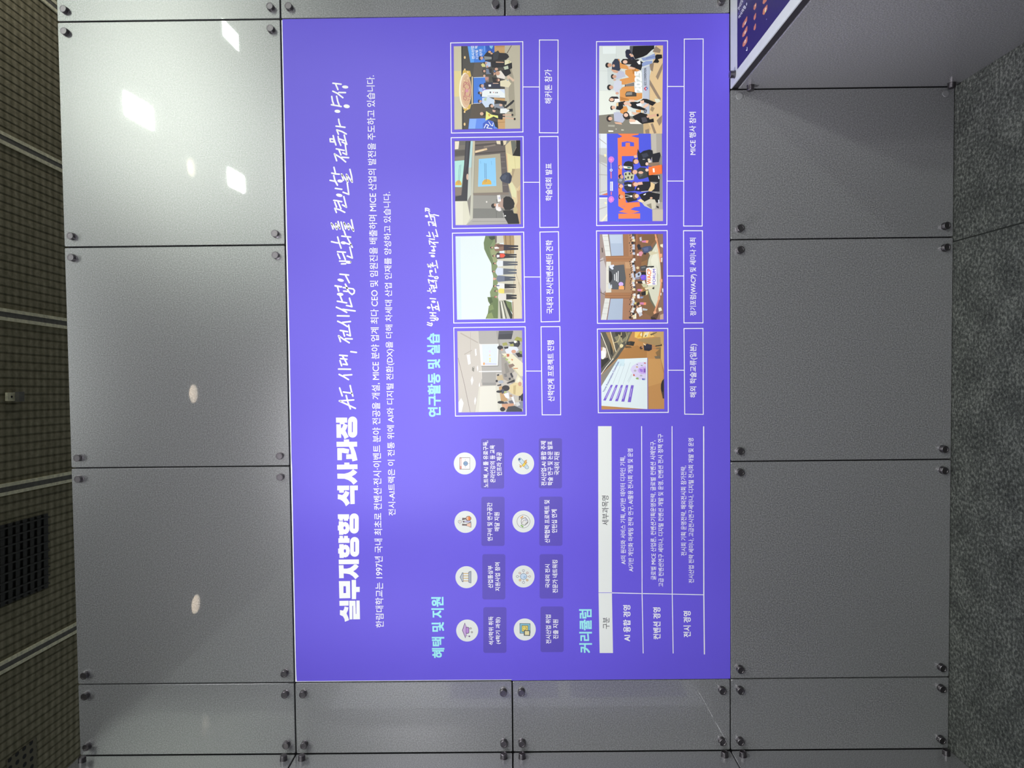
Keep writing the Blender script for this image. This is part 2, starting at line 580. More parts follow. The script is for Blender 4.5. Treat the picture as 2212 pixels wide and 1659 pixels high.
link('lens', finish(bm, 'lens'), DARK, det)

v2 = on_level(45, 1665, CEIL)
vent2 = empty('ceiling_vent', (v2.x, v2.y, CEIL), 'small patch of dark round holes in the hall ceiling near the left booth corner', 'vent')
def mat_holes():
    m, nt, p = new_mat('perforated_sheet')
    sx = nd(nt, 'ShaderNodeSeparateXYZ'); nt.links.new(geo_pos(nt), sx.inputs[0])
    fu = mth(nt, 'SUBTRACT', mth(nt, 'FRACT', mth(nt, 'DIVIDE', sx.outputs[0], 0.085)), 0.5)
    fv = mth(nt, 'SUBTRACT', mth(nt, 'FRACT', mth(nt, 'DIVIDE', sx.outputs[1], 0.105)), 0.5)
    d = mth(nt, 'ADD', mth(nt, 'MULTIPLY', fu, fu), mth(nt, 'MULTIPLY', fv, fv))
    nt.links.new(ramp(nt, d, [(0.06, rgb('12120f')), (0.10, rgb('6c6752'))]), p.inputs['Base Color'])
    p.inputs['Roughness'].default_value = 0.9
    return m


box('perforated_plate', (-0.22, -0.20, -0.006), (0.22, 0.24, -0.001), mat_holes(), vent2, 0.001)
# ------------------------------------------------------------------ printing: flat ink shapes on a sheet
FONT = None


class Print:
    """collects flat coloured shapes given in photo pixels; every later shape lies a hair nearer the viewer"""
    STEP = 1.1e-5

    def __init__(self, frame=(0, 0, 1), place=None, y0=0.0, base=0):
        self.f = frame; self.v = []; self.c = []; self.t = []; self.n = base
        self.y0 = y0; self.gain = 1.0
        self.place = place or self.wall

    def wall(self, px, py):
        p = on_wall(px, py, self.y0)
        return Vector((p.x, self.y0 - self.n * Print.STEP, p.z))

    def px(self, x, y):
        return (self.f[0] + x * self.f[2], self.f[1] + y * self.f[2])

    def add(self, col, pts, tris):
        b = len(self.v)
        self.n += 1
        for x, y in pts:
            self.v.append(self.place(*self.px(x, y)))
            self.c.append(tuple(q * self.gain for q in col[:3]) + (1.0,))
        self.t += [tuple(b + i for i in t) for t in tris]

    def poly(self, h, pts, holes=()):
        loops = [[Vector((x, y, 0)) for x, y in pts]] + [[Vector((x, y, 0)) for x, y in q] for q in holes]
        flat = [p for l in loops for p in l]
        self.add(rgb(h), [(p.x, p.y) for p in flat], tessellate_polygon(loops))

    def ell(self, h, cx, cy, rx, ry, rot=0.0, n=22):
        a = math.radians(rot)
        pts = [(cx + rx * math.cos(t) * math.cos(a) - ry * math.sin(t) * math.sin(a),
                cy + rx * math.cos(t) * math.sin(a) + ry * math.sin(t) * math.cos(a)) for t in [2 * math.pi * k / n for k in range(n)]]
        self.add(rgb(h), pts, [(0, i, i + 1) for i in range(1, n - 1)])

    def line(self, h, w, pts, cap=True, closed=False):
        """ink stroke of width w with round ends"""
        pts = [Vector((p[0], p[1])) for p in pts]
        if closed: pts = pts + [pts[0]]
        r = w / 2
        V = []; T = []
        for a, b in zip(pts, pts[1:]):
            d = (b - a)
            if d.length < 1e-6: continue
            d.normalize(); nrm = Vector((-d.y, d.x)) * r
            k = len(V)
            V += [a + nrm, b + nrm, b - nrm, a - nrm]; T += [(k, k + 1, k + 2), (k, k + 2, k + 3)]
        self.add(rgb(h), [tuple(p) for p in V], T)
        js = pts if cap else pts[1:-1]
        for p in js:
            self.n += 0.05
            n = 10
            q = [(p.x + r * math.cos(2 * math.pi * k / n), p.y + r * math.sin(2 * math.pi * k / n)) for k in range(n)]
            nn = self.n
            self.add(rgb(h), q, [(0, i, i + 1) for i in range(1, n - 1)])
            self.n = nn

    def outline(self, h, w, quad):
        """hollow frame of line width w inside a quad"""
        c = Vector((sum(p[0] for p in quad) / 4, sum(p[1] for p in quad) / 4))
        inner = []
        for p in quad:
            d = Vector(p) - c
            inner.append((p[0] - math.copysign(w, d.x), p[1] - math.copysign(w, d.y)))
        pts = list(quad) + inner
        T = []
        for i in range(4):
            j = (i + 1) % 4
            T += [(i, j, 4 + j), (i, 4 + j, 4 + i)]
        self.add(rgb(h), pts, T)

    def glyphs(self, h, s, quad, bold=0.0, res=3):
        """set type inside a quad given as (start-top, end-top, end-bottom, start-bottom); heavier weights are overprinted"""
        V, F = type_mesh(s, 0.0, res)
        if bold > 0:
            k = len(V)
            sh = [(0, 0), (bold, bold), (-bold, bold), (bold, -bold), (-bold, -bold)]
            F = [tuple(i + q * k for i in f) for q in range(5) for f in F]
            V = [(x + dx, y + dy, q) for q, (dx, dy) in enumerate(sh) for x, y in V]
        else:
            V = [(x, y, 0) for x, y in V]
        x0 = min(v[0] for v in V); x1 = max(v[0] for v in V)
        y0 = min(v[1] for v in V); y1 = max(v[1] for v in V)
        TL, TR, BR, BL = [Vector(q) for q in quad]
        pts = []
        for x, y, q in V:
            a = (x - x0) / (x1 - x0); b = (y1 - y) / (y1 - y0)
            p = (TL * (1 - a) + TR * a) * (1 - b) + (BL * (1 - a) + BR * a) * b
            pts.append((p.x, p.y))
        self.add(rgb(h), pts, F)
        # the overprints lie a hair apart
        if bold > 0:
            b0 = len(self.v) - len(V)
            for i, t in enumerate(V): self.lift(b0 + i, t[2])

    def lift(self, i, q):
        self.v[i].y -= q * Print.STEP * 0.15

    def draw(self, text):
        """compact drawing list, one shape per line"""
        for ln in text.strip().splitlines():
            w = ln.split()
            if not w or w[0] == '#': continue
            k = w[0]
            P = lambda ws: [tuple(float(c) for c in q.split(',')) for q in ws]
            if k == 'o': self.ell(w[1], *[float(v) for v in w[2:]])
            elif k == 'l': self.line(w[1], float(w[2]), P(w[3:]))
            elif k == 'b': self.line(w[1], float(w[2]), P(w[3:]), cap=False)
            else: self.poly(k, P(w[1:]))

    def obj(self, name, parent=None, origin=None, mat=None):
        o = origin or Vector((0, 0, 0))
        me = bpy.data.meshes.new(name)
        me.from_pydata([tuple(v - o) for v in self.v], [], self.t)
        # every ink shape faces the viewer
        at = me.color_attributes.new('ink', 'FLOAT_COLOR', 'POINT')
        buf = [x for c in self.c for x in c]
        at.data.foreach_set('color', buf)
        me.update()
        return link(name, me, mat or INK, parent)


_type = {}


def type_mesh(s, bold, res):
    k = (s, bold, res)
    if k in _type: return _type[k]
    cu = bpy.data.curves.new('type', 'FONT')
    cu.body = s; cu.size = 1.0; cu.resolution_u = res; cu.offset = bold; cu.fill_mode = 'FRONT'
    ob = bpy.data.objects.new('type', cu)
    COL.objects.link(ob)
    dg = bpy.context.evaluated_depsgraph_get()
    ev = ob.evaluated_get(dg)
    me = ev.to_mesh()
    V = [(v.co.x, v.co.y) for v in me.vertices]
    F = [tuple(p.vertices) for p in me.polygons]
    ev.to_mesh_clear()
    bpy.data.objects.remove(ob); bpy.data.curves.remove(cu)
    _type[k] = (V, F)
    return V, F


def type_quad(yl, yr, xt, xb, yref):
    """photo quad of a text line: left end yl, right end yr, top xt and bottom xb measured at yref"""
    zt = on_wall(xt, yref).z; zb = on_wall(xb, yref).z
    def back(y, z):
        # photo x where the wall height z shows at photo row y
        x = (xt + xb) / 2
        for _ in range(6):
            e = on_wall(x, y).z - z
            x += e * 620
        return (x, y)
    return (back(yl, zt), back(yr, zt), back(yr, zb), back(yl, zb))


# ------------------------------------------------------------------ the poster
PY = 0.004
poster = empty('poster', (3 * M / 2, PY, M), 'big purple poster in Korean, three panels wide and two high, covering the wall', 'poster')
PO = Vector(poster.location)


def pobj(pr, name, parent=poster):
    o = pr.obj(name, parent, PO)
    if parent is not poster:
        o.location = Vector((0, 0, 0))
    return o


def PR(frame=(0, 0, 1), lvl=10):
    return Print(frame, None, PY, lvl)


sheet = Print((0, 0, 1), None, PY, 0)
bm = bmesh.new(); box_bm(bm, (-3 * M / 2 + 0.0015, 0.0, 0.0015), (3 * M / 2 - 0.0015, PT - PY, 2 * M - 0.0015))
paper = finish(bm, 'backing_sheet')
at = paper.color_attributes.new('ink', 'FLOAT_COLOR', 'POINT')
at.data.foreach_set('color', list(rgb('dcdce2')) * len(paper.vertices))
link('backing_sheet', paper, INK, poster)

PURPLE = '5d4dc6'
g = PR(lvl=2)
g.poly(PURPLE, [(610.0, 41.5), (1089, 34.5), (1575.2, 29), (1577.2, 1000), (1577.5, 1466), (1105.5, 1470), (1105, 1467.8), (641, 1471.5), (639.5, 1440), (634.5, 1200), (631.0, 1010), (629.8, 990), (626, 760), (621.5, 560)])
pobj(g, 'purple_ground')

WHITE = 'dfdfdd'
MINT = '8fd4d6'

# big headline, drawn letter by letter
K1 = (715, 890, .07233); K2 = (715, 1000, .06628); K3 = (715, 1100, .07835); K4 = (715, 1220, .07835)


def PL(s): return [tuple(float(c) for c in q.split(',')) for q in s.split()]


def stadium(x0, x1, y0, y1, n=10):
    r = (x1 - x0) / 2; cx = (x0 + x1) / 2
    out = []
    for k in range(n + 1):
        a = math.pi * k / n
        out.append((cx + r * math.cos(a), y1 - r + r * math.sin(a)))
    for k in range(n + 1):
        a = math.pi + math.pi * k / n
        out.append((cx + r * math.cos(a), y0 + r + r * math.sin(a)))
    return out


hd = PR()
hd.f = K1
for s in ('148,168 482,168 482,318 152,318', '262,316 407,316 405,362 262,366', '160,365 298,372 305,770 168,770',
          '368,370 405,350 497,390 475,470 430,560 300,660 300,485 320,480 345,440', '298,560 430,558 528,745 405,808 370,720 300,635',
          '165,890 388,890 385,825 538,818 542,890 780,888 780,1032 670,1035 740,1220 790,1437 640,1475 625,1400 455,1405 455,1262 607,1262 580,1130 535,1035 168,1040',
          '188,1080 380,1080 548,1115 522,1245 325,1215 325,1437 192,1437'):
    hd.poly(WHITE, PL(s))
hd.poly(WHITE, stadium(507, 783, 135, 765), [stadium(622, 653, 290, 608, 6)])
hd.f = K2
for s in ('435,-10 600,-10 600,52 862,48 865,200 195,212 195,58 435,55',
          '208,350 440,352 560,320 640,280 720,205 855,302 790,370 675,440 790,520 862,600 735,708 660,620 560,555 440,515 210,512',
          '205,740 592,738 592,888 420,890 420,968 272,970 268,892 205,892', '620,740 875,735 875,888 765,888 775,1335 632,1342',
          '225,1020 370,1050 420,1000 470,908 598,960 570,1050 505,1138 560,1210 615,1310 490,1410 440,1310 370,1235 300,1195 220,1178'):
    hd.poly(WHITE, PL(s))
hd.f = K3
hd.poly(WHITE, PL('188,140 498,140 498,268 470,268 470,318 360,318 355,268 330,268 330,318 228,318 225,268 192,268'))
hd.poly(WHITE, stadium(515, 765, 115, 670), [stadium(622, 654, 255, 540, 6)])
el = lambda cx, cy, rx, ry: [(cx + rx * math.cos(2 * math.pi * k / 14), cy + ry * math.sin(2 * math.pi * k / 14)) for k in range(14)]
hd.poly(WHITE, PL('215,335 332,335 338,365 400,348 460,380 500,440 510,520 500,600 460,660 400,690 345,680 340,705 225,705 220,585 190,585 187,448 215,448'), [el(373, 515, 30, 45)])
hd.poly(WHITE, PL('232,735 330,735 335,800 358,800 360,735 465,735 468,795 512,800 512,928 205,930 205,800 232,800'))
hd.poly(WHITE, stadium(530, 776, 765, 1310), [stadium(635, 668, 895, 1175, 6)])
hd.poly(WHITE, PL('228,965 348,962 352,990 400,975 465,1000 510,1060 520,1140 510,1230 465,1300 400,1328 355,1318 352,1343 235,1343 232,1222 200,1222 198,1082 228,1082'), [el(384, 1150, 30, 50)])
hd.poly(WHITE, PL('213,1388 770,1382 770,1510 216,1518'))
hd.f = K4
hd.poly(WHITE, PL('215,12 345,10 350,105 440,105 530,80 600,30 640,-10 700,-10 765,42 700,120 615,178 700,235 770,315 675,398 600,315 520,262 440,245 350,240 352,368 225,370'))
hd.poly(WHITE, PL('218,450 525,448 533,918 232,925'), [PL('345,590 410,590 415,778 345,780')])
for s in ('570,418 690,415 692,610 793,608 793,750 695,752 692,945 575,948', '232,995 485,990 485,1125 235,1130',
          '500,992 675,990 685,1355 700,1355 700,985 790,985 800,1500 612,1503 608,1130 590,1130 592,1503 512,1507',
          '248,1248 335,1262 360,1220 375,1148 482,1175 465,1260 428,1340 470,1430 500,1525 385,1570 370,1490 330,1420 245,1380'):
    hd.poly(WHITE, PL(s))
pobj(hd, 'headline')


def script(name, parts, wpx, words):
    """handwriting traced stroke by stroke; 'o' lines are the filled loops; one part per word (split at the photo rows in words)"""
    prs = [PR() for _ in range(len(words) + 1)]
    for frame, txt in parts:
        for ln in txt.strip().splitlines():
            for st in ln.split(';'):
                w = st.split()
                if not w: continue
                y = float(w[2]) if w[0] == 'o' else sum(float(q.split(',')[1]) for q in w) / len(w)
                y = frame[1] + y * frame[2]
                pr = prs[sum(1 for q in words if y > q)]
                pr.f = frame
                if w[0] == 'o': pr.ell(WHITE, *[float(v) for v in w[1:]])
                else: pr.line(WHITE, wpx / frame[2], PL(st))
    for pr in prs: pobj(pr, name)


script('slogan_word', [
    ((700, 170, .07233), '''265,135 510,165; 345,160 415,325; 262,372 400,440 562,568; 440,412 640,416; o 632 248 94 46 5
220,778 380,805 512,832; 230,530 250,660 290,770; 375,525 410,680 455,800; o 675 825 94 56 8; o 400 974 88 48 5; 358,1418 500,1435 625,1452; 435,1210 450,1310 490,1420'''),
    ((700, 280, .07233), '''430,138 380,8 540,60 665,132; 180,275 190,362 300,368 290,285 180,275; 272,180 300,290 355,460
420,205 440,330 500,470; 460,280 590,325; 602,165 640,320 678,440; 540,370 680,438; 632,440 675,750 562,695; 365,575 600,622; 445,605 505,755
378,930 310,725 500,840 645,965; 525,825 735,840; 230,1298 350,1325 455,1332; 295,1125 340,1300; 180,1515 335,1545; 290,1370 320,1500 400,1650
o 480 1535 82 46 6; 578,1512 522,1325 712,1568 668,1335 842,1572 825,1400 772,1188'''),
    ((700, 390, .07233), '''330,20 400,140; 338,235 530,262; o 455 440 98 48 12; 692,70 740,415 570,350; 290,592 400,605 530,632; 320,648 375,795; 415,630 505,840
590,480 670,800 550,728; 370,955 322,832 470,875 620,950; 270,1445 215,1268 385,1465 348,1280 478,1445 418,1225; 508,1240 575,1478
645,1445 590,1248 740,1465 722,1285 885,1512 815,1175; 600,1500 642,1640'''),
    ((700, 500, .07233), '''605,5 645,120; 530,138 795,168; 222,305 340,332 430,345; 405,165 450,330 510,500; o 580 340 84 46 8; 660,352 800,398; 705,200 845,475
400,605 640,622; 410,672 475,812; 555,640 635,840; 770,470 845,795 692,733; 465,885 640,888 795,905; o 735 925 82 40 0; 520,967 645,965
475,1275 735,1302; 645,1320 755,1530; o 495 1455 98 44 12; 330,1620 520,1650; 635,1575 680,1650'''),
    ((700, 610, .08439), '''285,90 440,118; 345,115 375,225; 545,45 600,180 650,260 715,310 768,275 778,210 745,168 490,130; 502,222 600,232; o 412 305 84 40 5
340,482 580,525; 415,350 475,505; 650,405 715,622 575,590; 315,635 450,695 580,768; 480,690 795,732; 340,855 640,862; 350,995 470,1050 600,1132
470,1025 675,1003; 415,1230 600,1262; 490,1260 525,1375; 630,1095 675,1370 585,1335; 422,1515 372,1365 500,1455 645,1545; 545,1440 720,1448'''),
    ((710, 745, .08743), '''548,168 685,186; 272,255 460,270; 292,340 450,355; 345,280 410,390 462,490 358,476; 280,390 320,515; 245,597 540,602
258,730 370,785 490,858; 370,752 570,738; 270,1065 335,1258; 365,1165 570,1195; 530,1005 560,1140 597,1265; 618,1360 262,1385 470,1480 660,1568; 432,1250 480,1430 537,1580'''),
], 3.35, (252, 355, 472, 583, 740, 826))
script('quote_word', [
    ((910, 440, .08446), '''108,192 106,116 160,122 208,148; 125,160 215,192; o 138 320 46 30 8; 195,225 225,310 262,415; 215,288 320,292; 240,328 335,338; 322,280 445,310
205,560 180,465 312,475; 278,510 350,518; 298,552 360,556; 335,340 350,450 380,582; 195,725 232,840 140,820; 285,740 335,870; 372,660 422,840 360,820
205,900 340,915; 218,1040 202,945 355,1050; 312,990 430,995; 250,1090 370,1100; 300,1100 330,1165; o 310 1200 54 30 5; 205,1258 345,1270; o 295 1340 57 31 8
185,1620 160,1548 245,1640 235,1545 302,1610 285,1512; 300,1590 400,1575; 380,1455 420,1645'''),
    ((910, 570, .09042), '''330,110 350,210; o 232 172 44 28 5; 205,200 235,285; 180,290 290,305; 325,312 385,305 405,332 385,355 330,352 318,325; 192,462 166,375 295,435; 255,395 370,407
210,508 310,525; 240,535 255,600; 285,540 310,600; 345,440 370,575 325,565; o 310 648 46 26 0; 150,645 225,652; 200,585 240,695; 210,828 345,838; o 292 905 52 28 8
o 178 1045 44 28 5; 240,965 260,1040 282,1110; 260,1035 330,1045; 340,1012 348,1080 410,1085 400,1018 340,1012; 388,905 410,1010 430,1120; 205,1165 350,1172; 225,1240 345,1246
265,1180 285,1235; 212,1295 385,1292 405,1315 385,1345 350,1335 300,1295; 232,1350 315,1353; 145,1450 240,1480 262,1445 250,1412; 150,1400 225,1430'''),
], 2.45, (493, 560, 639))


def text_line(s, yl, yr, xt, xb, yref=None, col=WHITE, bold=0.0, name='text_line', parent=poster):
    pr = PR()
    pr.glyphs(col, s, type_quad(yl, yr, xt, xb, yref if yref is not None else (yl + yr) / 2), bold)
    return pobj(pr, name, parent)


text_line('한림대학교는 1997년 국내 최초로 컨벤션·전시·이벤트 분야 전공을 개설, MICE 분야 업계 최다 CEO 및 임원진을 배출하며 MICE 산업의 발전을 주도하고 있습니다.',
          1355.7, 163, 811.5, 829.7, 1340, bold=.006, name='intro_text')
text_line('전시-AI트랙은 이 전통 위에 AI와 디지털 전환(DX)을 더해 차세대 산업 인재를 양성하고 있습니다.', 1113.7, 414.5, 839, 857, 1105, bold=.006, name='intro_text')
text_line('혜택 및 지원', 1421.3, 1289.3, 933, 960, 1400, MINT, .028, 'section_heading')['label'] = 'mint heading above the eight benefit icons'
text_line('커리큘럼', 1410.4, 1315.9, 1251.2, 1278.8, 1375, MINT, .028, 'section_heading')['label'] = 'mint heading above the curriculum table'
text_line('연구활동 및 실습', 900.4, 719.8, 924, 952, 860, MINT, .028, 'section_heading')['label'] = 'mint heading above the activity photographs'

# benefit icons: white discs with little drawings, dark label boxes with two or three lines
Z5 = (900, 1160, .18083); Z6 = (900, 900, .18083)
ICONS = [
    (1009.2, 1362, Z5, '''5a3b6e 575,1022 543,1115 582,1210 612,1115
cfaee0 577,1035 550,1115 583,1198 605,1115
5a3b6e 588,1078 612,1074 628,1085 628,1145 612,1155 588,1150
c08fd8 592,1084 610,1080 622,1090 622,1140 610,1149 592,1144
l 5a3b6e 3 585,1180 640,1186
o 6b4a80 630 1186 10 9
o 4b3a2c 645 1092 12 11
o f0efe9 645 1092 7 6
o 4b3a2c 660 1137 12 11
o f0efe9 660 1137 7 6'''),
    (1007.6, 1246.8, Z5, '''6d7480 516,480 544,424 558,424 558,538 544,538
c3c8d0 524,480 546,434 552,434 552,528 546,528
l d9b565 9 560,436 616,436
l d9b565 9 560,464 616,464
l d9b565 9 560,494 616,494
l d9b565 9 560,524 616,524
6d7480 618,420 630,412 652,405 652,553 630,546 618,540
b2b8c4 623,426 646,412 646,546 623,534'''),
    (1005.4, 1127.4, Z6, '''o 77726c 516 1255 22 21
o f4f2ee 516 1255 17 16
o c98a60 516 1255 5 8
l e0b080 3 510,1210 526,1214
l e0b080 3 510,1288 526,1290
6e5f5c 542,1240 545,1208 585,1210 600,1190 630,1185 652,1205 652,1228 630,1246 600,1242 585,1228
f2c09a 590,1212 604,1196 630,1192 646,1208 646,1226 628,1240 604,1236
e8823c 618,1192 632,1192 646,1208 646,1226 630,1240 618,1238
6e5f5c 550,1246 640,1240 652,1252 640,1266 550,1264
c6c4e6 572,1248 638,1244 646,1252 638,1262 572,1260
6e5f5c 543,1278 586,1284 652,1258 652,1326 586,1302 543,1302
f6c8b0 600,1284 646,1268 646,1318 600,1304'''),
    (1004.0, 1001.2, Z6, '''6b5654 513,488 638,488 638,630 513,630
f6f4f0 517,493 634,493 634,625 517,625
dd9484 517,493 538,493 538,625 517,625
f6f4f0 522,500 533,500 533,590 522,590
o 3e5f92 585 560 27 27
o 9cc0dc 585 560 21 21
l 3e5f92 4 562,560 608,560
l 3e5f92 4 585,537 585,583
l 3e5f92 3 571,541 571,579
l 3e5f92 3 599,541 599,579
o 888888 582 518 4 5
o 888888 582 600 4 5
o 888888 625 560 3 5'''),
    (1133.6, 1359.8, Z5, '''3a444e 1230,1030 1358,1032 1358,1152 1232,1152
8cc6da 1236,1036 1352,1038 1352,1146 1238,1146
3a444e 1254,1054 1334,1055 1334,1132 1254,1132
f2dc6e 1259,1060 1328,1060 1328,1126 1259,1126
l 4a4436 4 1275,1075 1283,1082
l 4a4436 4 1275,1108 1283,1102
l 4a4436 5 1300,1070 1312,1092 1300,1112
3a444e 1282,1112 1356,1116 1354,1182 1280,1178
f0e2a8 1292,1122 1346,1124 1344,1172 1292,1170'''),
    (1130.9, 1245.3, Z5, '''l a08a70 3 1210,472 1345,472
l a08a70 3 1277,402 1277,542
l a08a70 3 1232,430 1320,514
l a08a70 3 1232,514 1320,430
o 6d7f98 1277 472 41 38
o cfe2f4 1277 472 36 33
o a9c8e6 1290 478 16 14
o 7d8a99 1204 472 16 15
o f2f0ec 1204 472 11 10
o a97c70 1350 472 14 13
o f2f0ec 1350 472 9 9
o 7d8a99 1276 401 15 15
o f2f0ec 1276 401 10 10
o 7d8a99 1277 543 16 15
o f2f0ec 1277 543 11 10
o b06a4e 1232 430 14 13
o f2f0ec 1232 430 9 8
o b06a4e 1322 428 14 13
o f2f0ec 1322 428 9 8
o b07a4e 1235 516 14 13
o f2dcb0 1235 516 9 8
o b07a4e 1321 515 14 13
o f2dcb0 1321 515 9 8'''),
    (1130.7, 1126.4, Z6, '''o 8f8d88 1276 1252 80 80
o f0f1ee 1276 1252 75 75
8fbf62 1238,1300 1250,1290 1280,1312 1268,1326
e6a95c 1236,1210 1268,1184 1278,1196 1248,1220
77726a 1250,1222 1300,1200 1332,1240 1332,1268 1300,1298 1278,1300 1250,1284 1246,1250
eceae6 1254,1228 1298,1208 1326,1242 1324,1262 1298,1290 1280,1294 1256,1280 1252,1250
l 77726a 4 1262,1270 1276,1240 1300,1240
l 77726a 3 1296,1296 1304,1270
l 77726a 3 1306,1290 1314,1264
l 77726a 3 1316,1280 1322,1258
c7c7da 1286,1222 1306,1216 1322,1240 1308,1252'''),
    (1130.0, 1001.2, Z6, '''l 5d7384 44 1234,512 1318,606
l cfe2ec 36 1234,512 1318,606
o 4a6a9c 1228 510 14 13
b5843c 1222,568 1262,590 1244,612 1226,596 1236,588
b5843c 1286,528 1320,512 1312,534 1322,552 1296,566
f0b95c 1228,572 1260,594 1246,606 1234,594 1242,588
f0b95c 1290,534 1314,520 1308,536 1316,550 1296,558
c89a30 1256,584 1286,544 1308,566 1278,602
f6d84c 1262,584 1286,552 1302,568 1278,594'''),
]
BOX = [
    [(1044, 1094, 1311.5, 1410.4), [('석사학위 취득', 1393.2, 1331.7, 1055.5, 1066.3), ('(4학기 과정)', 1391, 1333.5, 1070.6, 1082.2)]],
    [(1042, 1091.6, 1197, 1294.7), [('산업통상부', 1270.3, 1221.8, 1053.7, 1064.9), ('지원사업 참여', 1276.6, 1215, 1069.4, 1080.2)]],
    [(1040, 1090, 1073, 1179.3), [('연구비 및 연구공간', 1168.5, 1085.7, 1052.4, 1063.6), ('매달 지원', 1147.3, 1106.5, 1067.8, 1079)]],
    [(1038.9, 1089, 947.4, 1055.5), [('노트북, AI 툴 유료구독,', 1052.8, 952, 1044, 1055.5), ('온라인강의 등 교육', 1042.5, 961.5, 1058.6, 1069.6), ('인프라 제공', 1027.5, 976.8, 1072.7, 1084)]],
    [(1167.6, 1217.6, 1310, 1408.6), [('전시산업 취업', 1390.5, 1328, 1179, 1190.2), ('진출 지원', 1380.2, 1338, 1194.3, 1205.9)]],
    [(1165.7, 1216.4, 1197, 1293), [('국내외 전시', 1270, 1219, 1177.5, 1188), ('전문가 네트워킹', 1280.8, 1209.7, 1193.2, 1204.6)]],
    [(1165, 1215, 1072.7, 1179), [('산학협력 프로젝트 및', 1172.7, 1080, 1176, 1187.5), ('인턴십 연계', 1151, 1100.4, 1191.5, 1203.2)]],
    [(1164, 1214, 946.6, 1055), [('전시산업-AI 융합 주제', 1049, 952.8, 1168.5, 1180), ('학술 연구 및 논문 발표', 1048.6, 952.8, 1182.6, 1194), ('국내외 지원', 1026, 976, 1197, 1208.6)]],
]
for (cx, cy, fr, art), (bx, lines) in zip(ICONS, BOX):
    pr = PR(lvl=8); pr.ell('c9cbc7', cx, cy, 23.8, 23.8, 0, 40)
    disc = pobj(pr, 'benefit_icon')
    pr = PR(fr, 12); pr.gain = .68; pr.draw(art); pobj(pr, 'symbol', disc)
    x0, x1, y0, y1 = bx
    pr = PR(lvl=8)
    pr.poly('5042a4', [(y, x) for x, y in round_rect(y0, x0, y1, x1, 4.5)])
    lab = pobj(pr, 'benefit_label')
    for s, yl, yr, xt, xb in lines:
        text_line(s, yl, yr, xt, xb, None, WHITE, .012, 'text_line', lab)

# curriculum table
tb = PR(lvl=8)
tb.poly('d2d4d0', [(1291.8, 920.6), (1321.0, 920.6), (1321.8, 1280.0), (1292.9, 1280.0)])
tb.poly('d2d4d0', [(1292.9, 1281.0), (1321.8, 1281.0), (1324.2, 1410.6), (1295.3, 1410.6)])
bar = pobj(tb, 'table_header')
text_line('구분', 1358.5, 1333.8, 1302.3, 1316.7, None, '2c2c30', .004, 'text_line', bar)
text_line('세부과목명', 1134.3, 1070.8, 1300.4, 1314.8, None, '2c2c30', .004, 'text_line', bar)
for w_, pts in ((1.7, [(1386, 920.6), (1387, 1280), (1389.3, 1411.4)]), (1.7, [(1451.7, 920.6), (1452.2, 1283), (1454, 1411.4)]),
                (2.3, [(1520, 921), (1520.3, 1285), (1521.6, 1413.5)]), (1.6, [(1322, 1280.7), (1519, 1284.8)])):
    pr = PR(); pr.line(WHITE, w_, pts, cap=False); pobj(pr, 'table_rule')
for s, yl, yr, xt, xb in (('AI 융합 경영', 1385.3, 1307.2, 1346, 1362), ('컨벤션 경영', 1381, 1312, 1410.8, 1426.8), ('전시 경영', 1376.4, 1320, 1476.2, 1492.2)):
    text_line(s, yl, yr, xt, xb, None, WHITE, .018, 'course_group')
for s, yl, yr, xt, xb in (
        ('AI의 원리와 서비스 기획, AI기반 데이터 디자인 기획,', 1218.9, 985.2, 1340, 1352),
        ('AI기반 개인화 마케팅 전략 연구, AI활용 전시회 개발 및 운영', 1234.5, 969.2, 1356.2, 1368.3),
        ('글로벌 MICE 산업론, 컨벤션기획운영전략, 글로벌 컨벤션 사례연구,', 1252.7, 951.5, 1405, 1417.2),
        ('고급 컨벤션연구 세미나, 디지털 컨벤션 개발 및 운영, 컨벤션 전시 정책 연구', 1267.4, 937.5, 1421.5, 1433.4),
        ('전시회 기획 운영전략, 해외전시회 참가전략,', 1200.4, 1006, 1470.6, 1483),
        ('전시산업 전략 세미나, 고급전시연구세미나, 디지털 전시회 개발 및 운영', 1259.3, 946.4, 1487, 1499)):
    text_line(s, yl, yr, xt, xb, None, WHITE, .006, 'course_list')
# ------------------------------------------------------------------ the printed photographs with frames and captions
def person(yc, xh, xt, xl, xf, w, skin, hair, top, leg):
    """tiny printed figure standing with its head towards -x: head, torso from xt to xl, legs to xf"""
    return '\n'.join((
        'o %s %g %g 17 13' % (hair, xh - 6, yc), 'o %s %g %g 13 10' % (skin, xh + 4, yc),
        '%s %g,%g %g,%g %g,%g %g,%g %g,%g %g,%g' % (top, xt, yc - w * .3, xt + 22, yc - w, xl, yc - w * .8, xl, yc + w * .8, xt + 22, yc + w, xt, yc + w * .3),
        '%s %g,%g %g,%g %g,%g %g,%g %g,%g %g,%g %g,%g' % (leg, xl - 4, yc - w * .75, xf, yc - w * .55, xf, yc - w * .15, xl + 50, yc, xf, yc + w * .15, xf, yc + w * .55, xl - 4, yc + w * .75)))


